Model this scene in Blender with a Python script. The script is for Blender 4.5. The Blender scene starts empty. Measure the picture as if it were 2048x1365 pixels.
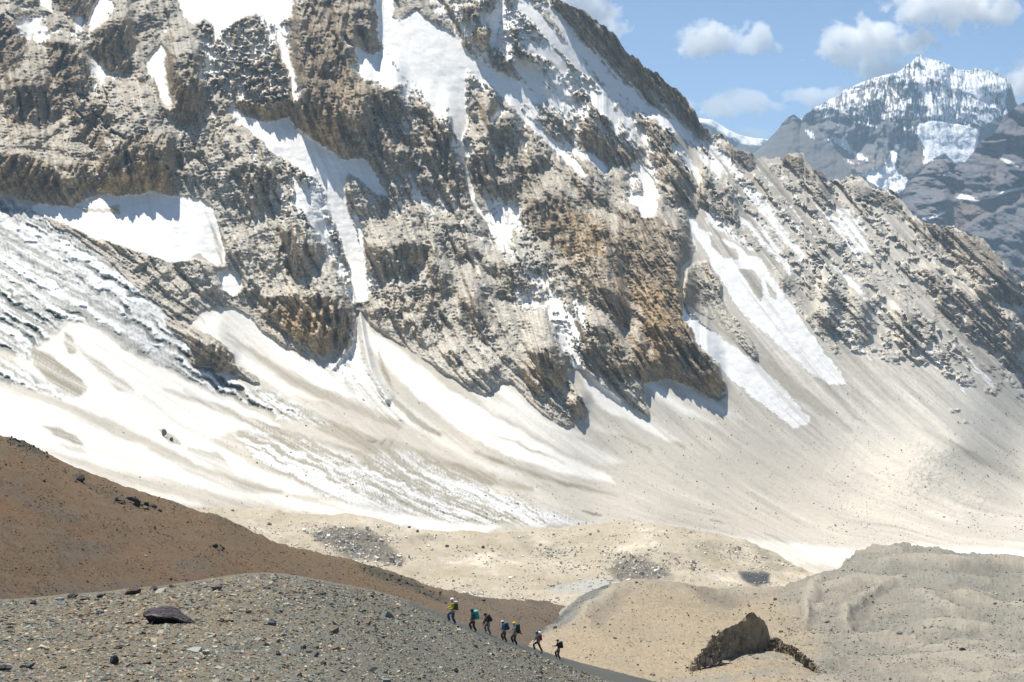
import bpy, bmesh, math, random
import numpy as np
from mathutils import Vector, Matrix

# ------------------------------------------------------------------ camera, light, sky
SC = bpy.context.scene
COL = SC.collection
F = 2900.0            # focal length in pixels of a 2048 px wide frame
TH = math.atan(82.5 / F)
cam_d = bpy.data.cameras.new('camera'); cam = bpy.data.objects.new('camera', cam_d); COL.objects.link(cam)
cam_d.sensor_width = 36.0; cam_d.lens = 36.0 * F / 2048.0
cam_d.clip_start = 0.5; cam_d.clip_end = 60000
cam.location = (0, 0, 0); cam.rotation_euler = (math.pi / 2 - TH, 0, 0)
SC.camera = cam

SUN_EL = math.radians(68); SUN_AZ = math.radians(-38)      # azimuth from +Y, negative = left
sun_vec = Vector((math.sin(SUN_AZ) * math.cos(SUN_EL), math.cos(SUN_AZ) * math.cos(SUN_EL), math.sin(SUN_EL)))
sd = bpy.data.lights.new('sun', 'SUN'); sd.energy = 4.2; sd.angle = math.radians(0.53); sd.color = (1.0, 0.955, 0.87)
so = bpy.data.objects.new('sun', sd); COL.objects.link(so)
so.rotation_euler = sun_vec.to_track_quat('Z', 'Y').to_euler()

W = bpy.data.worlds.new('World'); SC.world = W; W.use_nodes = True
nt = W.node_tree; nt.nodes.clear()
sky = nt.nodes.new('ShaderNodeTexSky'); sky.sky_type = 'NISHITA'; sky.sun_disc = False
sky.sun_elevation = SUN_EL; sky.sun_rotation = SUN_AZ; sky.altitude = 3500; sky.air_density = 1.0
sky.dust_density = 0.1; sky.ozone_density = 2.0
bg = nt.nodes.new('ShaderNodeBackground'); bg.inputs['Strength'].default_value = 0.070
wo = nt.nodes.new('ShaderNodeOutputWorld')
nt.links.new(sky.outputs[0], bg.inputs[0]); nt.links.new(bg.outputs[0], wo.inputs[0])
SC.view_settings.view_transform = 'Standard'; SC.view_settings.look = 'None'
SC.view_settings.exposure = 0.82; SC.view_settings.gamma = 1.0; SC.view_settings.use_curve_mapping = False
SC.render.engine = 'CYCLES'
cy = SC.cycles
cy.use_denoising = True; cy.max_bounces = 10; cy.diffuse_bounces = 3; cy.glossy_bounces = 1
cy.transmission_bounces = 2; cy.transparent_max_bounces = 8; cy.volume_bounces = 10
cy.volume_step_rate = 0.4; cy.volume_max_steps = 128

# ------------------------------------------------------------------ geometry helpers
CT, ST = math.cos(TH), math.sin(TH)
def ray(x, y):
    a = (np.asarray(x, float) - 1024) / F; b = (682.5 - np.asarray(y, float)) / F
    return a, CT + b * ST, -ST + b * CT
def P3(x, y, D):
    a, c, e = ray(x, y)
    return np.stack([a * D, c * D, e * D], -1)
def pv(x, y, D):
    return Vector(P3(x, y, D).tolist())

_rs = np.random.RandomState(7)
_perm = _rs.permutation(4096).astype(np.int64)
_perm2 = np.concatenate([_perm, _perm])
_ga = _rs.uniform(0, 2 * np.pi, 4096); _gx = np.cos(_ga).astype(np.float32); _gy = np.sin(_ga).astype(np.float32)
_rv = _rs.uniform(0, 1, (4, 4096)).astype(np.float32)
def hsh(i, j, s=0):
    return _perm2[(_perm2[(i + s * 131) & 4095] + j) & 4095]
def perlin(x, y, s=0):
    x = np.asarray(x, np.float32); y = np.asarray(y, np.float32)
    xi = np.floor(x).astype(np.int64); yi = np.floor(y).astype(np.int64)
    fx = x - xi; fy = y - yi
    u = fx * fx * fx * (fx * (fx * 6 - 15) + 10); v = fy * fy * fy * (fy * (fy * 6 - 15) + 10)
    def g(di, dj):
        h = hsh(xi + di, yi + dj, s)
        return _gx[h] * (fx - di) + _gy[h] * (fy - dj)
    a = g(0, 0); b = g(1, 0); c = g(0, 1); d = g(1, 1)
    return (a + (b - a) * u + ((c + (d - c) * u) - (a + (b - a) * u)) * v) * 1.5
def fbm(x, y, o=4, s=0, gain=.5):
    r = 0; a = 1; t = 0
    for k in range(o):
        r = r + a * perlin(x * 2 ** k + 17.3 * k, y * 2 ** k - 9.1 * k, s + k); t += a; a *= gain
    return r / t
def ridged(x, y, o=4, s=0, gain=.5):
    r = 0; a = 1; t = 0
    for k in range(o):
        n = 1 - np.abs(perlin(x * 2 ** k + 5.3 * k, y * 2 ** k + 3.7 * k, s + k)) * 2
        r = r + a * n; t += a; a *= gain
    return r / t
def flakes(u, v, s=0, kf=1.1, kt=2.4, ks=1.3, asp=1.0, tilt=.5):
    """chiselled crags in units of cell size: faces that rise upwards, sharp tops, ledges behind"""
    u = np.asarray(u, np.float32); v = np.asarray(v, np.float32) / asp
    ui = np.floor(u).astype(np.int64); vi = np.floor(v).astype(np.int64)
    best = np.full(u.shape, -9, np.float32); idv = np.zeros(u.shape, np.float32)
    for di in (-1, 0, 1):
        for dj in (-1, 0, 1):
            h = hsh(ui + di, vi + dj, s)
            cx = ui + di + .15 + .7 * _rv[0][h]; cy_ = vi + dj + .15 + .7 * _rv[1][h]
            a = (_rv[2][h] - .5) * 2 * tilt
            dx = u - cx; dy = (v - cy_) * asp
            rx = dx * np.cos(a) - dy * np.sin(a); ry = dx * np.sin(a) + dy * np.cos(a)
            hh = .45 + .55 * _rv[3][h] - np.maximum(ry, 0) * kt + np.minimum(ry, 0) * kf \
                - np.maximum(np.abs(rx) - .22, 0) * ks - np.abs(rx) * .25
            m = hh > best
            best = np.where(m, hh, best); idv = np.where(m, _rv[0][h], idv)
    return best, idv
def sstep(a, b, x):
    t = np.clip((x - a) / (b - a), 0, 1); return t * t * (3 - 2 * t)
def mix(a, b, t):
    return a + (b - a) * t
def mixc(c, col, t):
    return c + (np.asarray(col, np.float32) - c) * t[..., None]

def tps(ctrl, lam=0.0):
    """smooth 1/depth surface through control points (x, y, depth)"""
    c = np.array(ctrl, float); n = len(c); s = 1000.0
    X = c[:, :2] / s; q = 1000.0 / c[:, 2]
    d = np.hypot(X[:, None, 0] - X[None, :, 0], X[:, None, 1] - X[None, :, 1])
    K = np.where(d > 0, d * d * np.log(d + 1e-12), 0) + lam * np.eye(n)
    Pm = np.c_[np.ones(n), X]
    A = np.block([[K, Pm], [Pm.T, np.zeros((3, 3))]])
    w = np.linalg.solve(A, np.r_[q, 0, 0, 0])
    def f(x, y):
        x = np.asarray(x, float) / s; y = np.asarray(y, float) / s
        r = w[n] + w[n + 1] * x + w[n + 2] * y
        for k in range(n):
            d2 = (x - X[k, 0]) ** 2 + (y - X[k, 1]) ** 2
            r = r + w[k] * .5 * d2 * np.log(d2 + 1e-12)
        return 1000.0 / np.maximum(r, .02)
    return f

# ------------------------------------------------------------------ painted maps of what lies where (albedo, rock, snow), 2 px raster
RS = 2.0; RX0, RY0 = -160, -80; RW, RH = 1190, 780
_gy2, _gx2 = np.mgrid[0:RH, 0:RW]
def newmap(v=0.0):
    return np.full((RH, RW), v, np.float32)
def sdf_poly(pts, x, y):
    """signed distance, negative inside"""
    p = np.array(pts, float); n = len(p)
    d = np.full(x.shape, 1e9); ins = np.zeros(x.shape, bool)
    for i in range(n):
        ax, ay = p[i]; bx, by = p[(i + 1) % n]
        ex, ey = bx - ax, by - ay; L = ex * ex + ey * ey + 1e-9
        t = np.clip(((x - ax) * ex + (y - ay) * ey) / L, 0, 1)
        d = np.minimum(d, (x - ax - t * ex) ** 2 + (y - ay - t * ey) ** 2)
        if ay != by:
            c = ((ay > y) != (by > y)) & (x < (bx - ax) * (y - ay) / (by - ay) + ax)
            ins ^= c
    d = np.sqrt(d)
    return np.where(ins, -d, d)
def _win(x0, x1, y0, y1):
    i0 = max(0, int((x0 - RX0) / RS)); i1 = min(RW, int((x1 - RX0) / RS) + 2)
    j0 = max(0, int((y0 - RY0) / RS)); j1 = min(RH, int((y1 - RY0) / RS) + 2)
    return i0, max(i1, i0), j0, max(j1, j0)
def poly(m, pts, v=1.0, soft=5.0, mode='mix'):
    a = np.array(pts, float); g = soft * 2 + 4
    i0, i1, j0, j1 = _win(a[:, 0].min() - g, a[:, 0].max() + g, a[:, 1].min() - g, a[:, 1].max() + g)
    if i1 <= i0 or j1 <= j0: return
    x = _gx2[j0:j1, i0:i1] * RS + RX0; y = _gy2[j0:j1, i0:i1] * RS + RY0
    k = 1 - sstep(-soft, soft, sdf_poly(pts, x, y)); s = m[j0:j1, i0:i1]
    s[:] = np.maximum(s, k * v) if mode == 'max' else s + (v - s) * k
def stroke(m, pts, v=1.0, soft=3.0, mode='mix'):
    """pts: (x, y, halfwidth)"""
    a = np.array(pts, float); g = soft * 2 + a[:, 2].max() + 4
    i0, i1, j0, j1 = _win(a[:, 0].min() - g, a[:, 0].max() + g, a[:, 1].min() - g, a[:, 1].max() + g)
    if i1 <= i0 or j1 <= j0: return
    x = _gx2[j0:j1, i0:i1] * RS + RX0; y = _gy2[j0:j1, i0:i1] * RS + RY0
    d = np.full(x.shape, 1e9)
    for k in range(len(a) - 1):
        ax, ay, aw = a[k]; bx, by, bw = a[k + 1]
        ex, ey = bx - ax, by - ay; L = ex * ex + ey * ey + 1e-9
        t = np.clip(((x - ax) * ex + (y - ay) * ey) / L, 0, 1)
        d = np.minimum(d, np.hypot(x - ax - t * ex, y - ay - t * ey) - (aw + (bw - aw) * t))
    k = 1 - sstep(-soft, soft, d); s = m[j0:j1, i0:i1]
    s[:] = np.maximum(s, k * v) if mode == 'max' else s + (v - s) * k
def blob(m, x, y, rx, ry, v, mode='mix'):
    X = _gx2 * RS + RX0; Y = _gy2 * RS + RY0
    k = np.exp(-((X - x) / rx) ** 2 - ((Y - y) / ry) ** 2).astype(np.float32)
    m[:] = m + (v - m) * k
def samp(m, x, y):
    fx = np.clip((x - RX0) / RS, 0, RW - 1.001); fy = np.clip((y - RY0) / RS, 0, RH - 1.001)
    i = fx.astype(int); j = fy.astype(int); u = fx - i; v = fy - j
    return (m[j, i] * (1 - u) + m[j, i + 1] * u) * (1 - v) + (m[j + 1, i] * (1 - u) + m[j + 1, i + 1] * u) * v
def blur(m, r, axis):
    k = np.ones(2 * r + 1) / (2 * r + 1)
    c = np.cumsum(np.pad(m, [(r + 1, r) if a == axis else (0, 0) for a in (0, 1)], mode='edge'), axis)
    n = m.shape[axis]
    return (np.take(c, range(2 * r + 1, 2 * r + 1 + n), axis) - np.take(c, range(0, n), axis)) / (2 * r + 1)

# ------------------------------------------------------------------ materials
def nodes(name):
    m = bpy.data.materials.new(name); m.use_nodes = True; t = m.node_tree; t.nodes.clear()
    return m, t, t.nodes.new, t.links.new
def ground_mat(name, grain=1.0, amp=.25, bump=.3, fine=.25, rough=.95, smooth_amp=.06, dust=0.0):
    """per-vertex mineral colour (alpha = ruggedness), broken up by noises of real size, with a fine bump"""
    m, t, N, L = nodes(name)
    o = N('ShaderNodeOutputMaterial'); b = N('ShaderNodeBsdfPrincipled')
    b.inputs['Roughness'].default_value = rough; b.inputs['Specular IOR Level'].default_value = .1
    at = N('ShaderNodeAttribute'); at.attribute_name = 'albedo'
    geo = N('ShaderNodeNewGeometry')
    n1 = N('ShaderNodeTexNoise'); n1.inputs['Scale'].default_value = 1 / grain; n1.inputs['Detail'].default_value = 4
    n1.inputs['Roughness'].default_value = .7
    n2 = N('ShaderNodeTexNoise'); n2.inputs['Scale'].default_value = 1 / (grain * fine); n2.inputs['Detail'].default_value = 2
    L(geo.outputs['Position'], n1.inputs['Vector']); L(geo.outputs['Position'], n2.inputs['Vector'])
    ad = N('ShaderNodeMath'); ad.operation = 'ADD'; L(n1.outputs[0], ad.inputs[0]); L(n2.outputs[0], ad.inputs[1])
    mr = N('ShaderNodeMapRange'); L(ad.outputs[0], mr.inputs[0]); mr.clamp = False
    mr.inputs[1].default_value = .65; mr.inputs[2].default_value = 1.35
    mr.inputs[3].default_value = -1; mr.inputs[4].default_value = 1
    am = N('ShaderNodeMapRange'); L(at.outputs['Alpha'], am.inputs[0]); am.inputs[3].default_value = smooth_amp; am.inputs[4].default_value = amp
    mu = N('ShaderNodeMath'); mu.operation = 'MULTIPLY_ADD'; L(mr.outputs[0], mu.inputs[0]); L(am.outputs[0], mu.inputs[1]); mu.inputs[2].default_value = 1
    vm = N('ShaderNodeVectorMath'); vm.operation = 'SCALE'
    L(at.outputs['Color'], vm.inputs[0]); L(mu.outputs[0], vm.inputs['Scale'])
    col = vm.outputs[0]
    if dust:
        n3 = N('ShaderNodeTexNoise'); n3.inputs['Scale'].default_value = 1 / (grain * .55); n3.inputs['Detail'].default_value = 5; n3.inputs['Roughness'].default_value = .75
        mp = N('ShaderNodeMapping'); mp.inputs['Scale'].default_value = (1, 1, 1.1); L(geo.outputs['Position'], mp.inputs[0]); L(mp.outputs[0], n3.inputs['Vector'])
        r3 = N('ShaderNodeMapRange'); L(n3.outputs[0], r3.inputs[0]); r3.inputs[1].default_value = .54; r3.inputs[2].default_value = .64; r3.inputs[4].default_value = dust
        m3 = N('ShaderNodeMath'); m3.operation = 'MULTIPLY'; L(r3.outputs[0], m3.inputs[0]); L(at.outputs['Alpha'], m3.inputs[1])
        mx = N('ShaderNodeMix'); mx.data_type = 'RGBA'; L(m3.outputs[0], mx.inputs[0]); L(col, mx.inputs[6]); mx.inputs[7].default_value = (.56, .53, .47, 1)
        col = mx.outputs[2]
    L(col, b.inputs['Base Color'])
    if bump:
        bp = N('ShaderNodeBump'); bp.inputs['Distance'].default_value = grain * bump
        L(at.outputs['Alpha'], bp.inputs['Strength'])
        L(ad.outputs[0], bp.inputs['Height']); L(bp.outputs[0], b.inputs['Normal'])
    L(b.outputs[0], o.inputs[0])
    return m
def flat_mat(name, col, rough=.8, var=.15, scale=6.0, metal=0.0, bump=0.0):
    m, t, N, L = nodes(name)
    o = N('ShaderNodeOutputMaterial'); b = N('ShaderNodeBsdfPrincipled')
    b.inputs['Roughness'].default_value = rough; b.inputs['Metallic'].default_value = metal
    b.inputs['Specular IOR Level'].default_value = .3
    tc = N('ShaderNodeTexCoord'); n = N('ShaderNodeTexNoise'); n.inputs['Scale'].default_value = scale; n.inputs['Detail'].default_value = 5
    L(tc.outputs['Object'], n.inputs['Vector'])
    mr = N('ShaderNodeMapRange'); L(n.outputs[0], mr.inputs[0]); mr.inputs[1].default_value = .3; mr.inputs[2].default_value = .7
    mr.inputs[3].default_value = 1 - var; mr.inputs[4].default_value = 1 + var
    vm = N('ShaderNodeVectorMath'); vm.operation = 'SCALE'; vm.inputs[0].default_value = col; L(mr.outputs[0], vm.inputs['Scale'])
    L(vm.outputs[0], b.inputs['Base Color']); L(b.outputs[0], o.inputs[0])
    if bump:
        bp = N('ShaderNodeBump'); bp.inputs['Distance'].default_value = bump; L(n.outputs[0], bp.inputs['Height']); L(bp.outputs[0], b.inputs['Normal'])
    return m

def link(name, me, parent=None, label=None, cat=None, group=None, kind=None, mat=None):
    o = bpy.data.objects.new(name, me); COL.objects.link(o)
    if parent is not None: o.parent = parent
    if label: o['label'] = label
    if cat: o['category'] = cat
    if group: o['group'] = group
    if kind: o['kind'] = kind
    if mat is not None and me is not None: me.materials.clear(); me.materials.append(mat)
    return o
def mesh_np(name, V, Fq, color=None, smooth=True):
    V = np.ascontiguousarray(V, np.float32).reshape(-1, 3); Fq = np.ascontiguousarray(Fq, np.int32); k = Fq.shape[1]
    me = bpy.data.meshes.new(name); me.vertices.add(len(V)); me.vertices.foreach_set('co', V.ravel())
    me.loops.add(Fq.size); me.loops.foreach_set('vertex_index', Fq.ravel())
    me.polygons.add(len(Fq)); me.polygons.foreach_set('loop_start', np.arange(0, Fq.size, k, dtype=np.int32))
    me.polygons.foreach_set('use_smooth', np.full(len(Fq), smooth))
    me.update(calc_edges=True)
    if color is not None:
        a = me.attributes.new('albedo', 'FLOAT_COLOR', 'POINT')
        color = np.asarray(color, np.float32); c = np.ones((len(V), 4), np.float32); c[:, :color.shape[-1]] = color.reshape(-1, color.shape[-1])
        a.data.foreach_set('color', c.ravel())
    return me
def grid_faces(nr, nc):
    i = np.arange(nr * nc, dtype=np.int32).reshape(nr, nc)
    return np.stack([i[:-1, :-1], i[1:, :-1], i[1:, 1:], i[:-1, 1:]], -1).reshape(-1, 4)
def interp(line, xs):
    a = np.array(line, float); return np.interp(xs, a[:, 0], a[:, 1])
class Layer:
    """terrain sheet seen between a crest line and a lower line; rows go from bottom to crest"""
    def __init__(s, crest, low, x0, x1, dx, nr, jag=(0, 30), top_clip=None):
        s.xs = np.arange(x0, x1 + .1, dx); s.yc = interp(crest, s.xs); s.yl = interp(low, s.xs)
        s.ysm = s.yc
        if jag[0]: s.yc = s.yc + jag[0] * fbm(s.xs / jag[1], s.xs * 0 + 3.3, 5, 40, .7)
        s.yt = s.yc if top_clip is None else np.maximum(s.yc, top_clip)
        v = np.linspace(0, 1, nr)[:, None]
        s.Y = s.yl[None] + (s.yt - s.yl)[None] * v; s.X = np.broadcast_to(s.xs[None], s.Y.shape)
        s.nr, s.nc = s.Y.shape
    def build(s, name, D, color, mat, back=60.0, drop=40.0, kind='structure', nback=6, dz=None):
        P = P3(s.X, s.Y, D)
        if dz is not None: P[..., 2] += dz
        rows = [P]
        cols = [color]
        # hidden upper slope above the frame, up to the true crest, then over it and down the far side
        Dt = D[-1]; top = P[-1]
        if (s.yt - s.yc > 1).any():
            g = sstep(0, 60, s.yt - s.yc)
            for k in (.25, .5, .75, 1.0):
                yy = s.yt + (s.yc - s.yt) * k
                ex = (s.yt - yy)
                rows.append((P3(s.xs, yy, Dt * (1 + ex / 900.0)) + np.array([0, 1, 0]) * (2 * k * (1 - g))[:, None])[None])
                cols.append(color[-1:])
            top = rows[-1][0]
        hd = top * np.array([1, 1, 0]); hd = hd / np.linalg.norm(hd, axis=-1, keepdims=True)
        for k in range(1, nback + 1):
            t = k / nback
            rows.append((top + hd * (back * t) - np.array([0, 0, 1.0]) * (drop * t * t + drop * .06 * t))[None]); cols.append(color[-1:])
        V = np.concatenate(rows, 0); C = np.concatenate(cols, 0)
        me = mesh_np(name, V, grid_faces(V.shape[0], V.shape[1])[:, ::-1], C)
        s.P = P; s.D = D
        return link(name, me, kind=kind, mat=mat)
    def normals(s, P):
        du = np.gradient(P, axis=1); dv = np.gradient(P, axis=0)
        n = np.cross(du, dv); n /= np.linalg.norm(n, axis=-1, keepdims=True) + 1e-9
        return n
# ================================================================== main mountain, glacier and talus (one continuous terrain)
M_GROUND = ground_mat('mountain_mineral', grain=7.0, amp=.38, bump=.22, fine=.35, smooth_amp=.06, dust=.32)
RIDGE = [(-400,-560),(200,-420),(700,-250),(1000,-90),(1095,-22),(1121,0),(1138,7),(1169,20),(1186,38),(1203,51),(1223,65),(1240,85),(1254,103),(1275,120),(1295,137),
 (1312,144),(1329,161),(1340,170),(1348,178),(1369,195),(1389,219),(1399,246),(1416,260),(1421,272),(1440,265),(1461,291),(1474,304),(1498,300),
 (1519,318),(1539,320),(1550,314),(1567,322),(1572,309),(1580,304),(1594,301),(1607,304),(1611,325),(1632,338),(1649,349),(1656,359),(1683,359),
 (1703,352),(1724,359),(1738,373),(1762,386),(1779,378),(1799,393),(1813,410),(1826,434),(1854,448),(1881,455),(1909,454),(1936,474),(1956,471),
 (1980,495),(2008,529),(2028,553),(2048,563),(2200,640),(2300,690)]
MLOW = [(-200,930),(0,960),(200,1020),(400,1080),(640,1110),(900,1150),(1200,1150),(1500,1190),(1650,1200),(1800,1170),(2300,1190)]
MD = tps([(0,870,800),(400,1000,850),(700,1060,900),(1100,1060,1000),(0,650,1010),(0,450,1250),(-200,500,1180),(450,620,1250),(700,720,1250),(450,850,1050),
 (850,900,1100),(1200,960,1150),(1500,1080,1150),(700,300,1500),(300,300,1420),(0,300,1360),(700,0,1750),(0,0,1600),(300,0,1680),(1450,790,1400),(1700,1080,1200),
 (1150,0,1950),(1100,700,1300),(1000,350,1600),(1400,250,2000),(1750,380,2050),(1700,1000,1330),(1900,900,1500),(2048,520,2000),(2200,620,1960),(2048,1000,1500),
 (1700,1120,1150),(2048,1130,1130),(1300,1060,1080),(-200,0,1560),(-200,900,760),(1100,1150,960),(700,1120,880)], lam=.0005)

# ---- flow direction (degrees below horizontal, to the right) and streaks that follow it
DIRS = [(100,500,27),(0,650,33),(200,560,27),(350,650,30),(300,760,31),(100,900,18),(300,960,16),(600,800,30),(560,690,42),(800,850,43),(1000,880,39),(1150,950,30),(900,1000,19),
 (700,960,24),(500,950,20),(1200,1020,14),(1300,860,44),(1500,740,50),(1600,700,52),(1450,950,36),(1600,1000,28),(1700,850,42),(1800,980,26),(1900,850,42),(2000,700,45),
 (1750,1070,6),(2000,1080,4),(2048,950,33),(1400,1060,10),(1700,500,52),(1100,200,44),(1300,300,50),(1800,600,46),(1560,450,52),(300,400,80),(100,280,84),(400,150,80),(760,200,66),(560,480,74),(860,560,76),(1100,640,76),(1330,600,74),(450,300,68),(640,440,65),(400,500,60),
 (700,680,80),(760,760,52),(1000,500,72),(1200,500,78),(1200,800,48),(1000,780,42),(900,300,64),(200,100,84),(600,100,80),(1250,150,50),(-100,700,33),(2150,700,42),(1080,330,68)]
gx = _gx2 * RS + RX0; gy = _gy2 * RS + RY0
def _field():
    cgx, cgy = gx[::10, ::10], gy[::10, ::10]
    s = 0; t = 0
    for (x, y, a) in DIRS:
        w = 1 / (((cgx - x) ** 2 + (cgy - y) ** 2) / 1e4 + .05) ** 1.6
        s = s + w * a; t = t + w
    a = np.radians(s / t)
    jj = np.clip(_gy2 / 10, 0, a.shape[0] - 1.001); ii = np.clip(_gx2 / 10, 0, a.shape[1] - 1.001)
    j = jj.astype(int); i = ii.astype(int); u = ii - i; v = jj - j
    return (a[j, i] * (1 - u) + a[j, i + 1] * u) * (1 - v) + (a[j + 1, i] * (1 - u) + a[j + 1, i + 1] * u) * v
ANG = _field()
def lic(src, L, step):
    """line integral convolution of src along the flow, L steps each way"""
    acc = src.copy(); n = 1.0
    for sg in (1, -1):
        X = _gx2.astype(np.float32); Y = _gy2.astype(np.float32)
        for k in range(L):
            i = np.clip(X, 0, RW - 1).astype(np.int32); j = np.clip(Y, 0, RH - 1).astype(np.int32)
            a = ANG[j, i]; X = X + sg * step * np.cos(a); Y = Y + sg * step * np.sin(a)
            i = np.clip(X + .5, 0, RW - 1).astype(np.int32); j = np.clip(Y + .5, 0, RH - 1).astype(np.int32)
            w = 1 - k / (L + 1)
            acc += src[j, i] * w; n += w
    acc /= n; acc -= acc.mean(); return acc / acc.std()
_r = np.random.RandomState(3)
ST_F = lic(_r.normal(size=(RH, RW)).astype(np.float32), 26, 1.6)
_c = blur(blur(_r.normal(size=(RH, RW)), 2, 0), 2, 1).astype(np.float32)
ST_C = lic(_c, 34, 3.0)

ST_I = lic(blur(blur(_r.normal(size=(RH, RW)), 1, 0), 2, 1).astype(np.float32), 44, 2.4)
ST_R = lic(blur(blur(_r.normal(size=(RH, RW)), 6, 0), 6, 1).astype(np.float32), 26, 4.0)
# ---- where bare rock stands
rock = newmap(0)
ROCKS = [
 [(-200,375),(0,386),(50,400),(100,412),(150,414),(172,424),(190,412),(240,424),(272,420),(300,408),(330,402),(345,392),(378,393),(404,400),(428,420),(442,470),(452,520),(440,536),(480,545),(487,575),(470,592),
  (430,590),(330,585),(290,545),(260,510),(228,480),(190,465),(100,440),(85,436),(110,452),(150,470),(200,500),(230,530),(260,560),(300,600),(345,635),(370,650),(392,640),(405,620),(450,614),(500,632),(520,655),(560,690),(600,705),(640,716),(660,720),(690,712),(703,690),
  (706,660),(714,622),(722,622),(740,648),(790,680),(840,715),(880,742),(920,760),(935,780),(975,790),(990,775),(1003,768),(1020,765),(1045,790),(1085,825),(1100,835),(1130,855),(1172,840),(1178,820),
  (1160,790),(1140,760),(1130,745),(1160,735),(1180,745),(1215,775),(1250,800),(1275,825),(1300,835),(1290,790),(1288,765),(1340,758),(1370,770),(1400,785),(1420,795),(1440,795),(1455,782),(1440,735),
  (1415,705),(1400,690),(1385,660),(1372,620),(1366,600),(1360,570),(1365,540),(1380,520),(1395,500),(1380,460),(1386,440),(1410,400),(1400,340),(1345,270),(1500,250),(2300,500),(2300,560),(2048,560),(1500,200),(1200,-100),(-200,-100)],
]
# the long upper face is rock from the ridge down; right half limited below by the scree
poly(rock, ROCKS[0], 1, 5)
poly(rock, [(80,425),(150,450),(250,485),(300,505),(370,520),(432,528),(450,540),(487,575),(470,592),(430,600),(400,622),(370,650),(300,600),(230,530),(150,470)], 1, 5)
poly(rock, [(1390,230),(1395,300),(1402,400),(1412,450),(1450,470),(1492,500),(1522,507),(1545,545),(1560,575),(1590,615),(1615,655),(1640,685),(1668,712),(1700,712),(1740,716),(1790,735),(1840,745),(1860,730),(1900,770),(1960,790),(2010,800),(2060,830),(2200,900),
  (2300,640),(2040,540),(1900,440),(1700,340),(1500,280)], .82, 9)
for p, v in [([(1365,577),(1382,529),(1416,522),(1437,553),(1451,607),(1461,625),(1485,649),(1512,693),(1519,724),(1498,713),(1464,679),(1430,645),(1403,631),(1369,607)], .95),
  ([(1690,744),(1724,754),(1775,792),(1826,823),(1861,850),(1871,874),(1826,857),(1775,816),(1724,775)], .62),
  ([(1895,816),(1929,816),(1943,860),(1908,833)], .8), ([(1936,792),(1997,836),(1990,847),(1950,816)], .7),
  ([(380,690),(395,678),(432,680),(452,692),(466,710),(469,742),(440,746),(384,724)], 1), ([(466,728),(490,740),(515,752),(521,771),(505,768),(480,755),(464,745)], .8),
  ([(325,632),(350,640),(380,655),(420,668),(450,690),(380,690),(340,660)], .8)]:
    poly(rock, p, v, 4)

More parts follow.
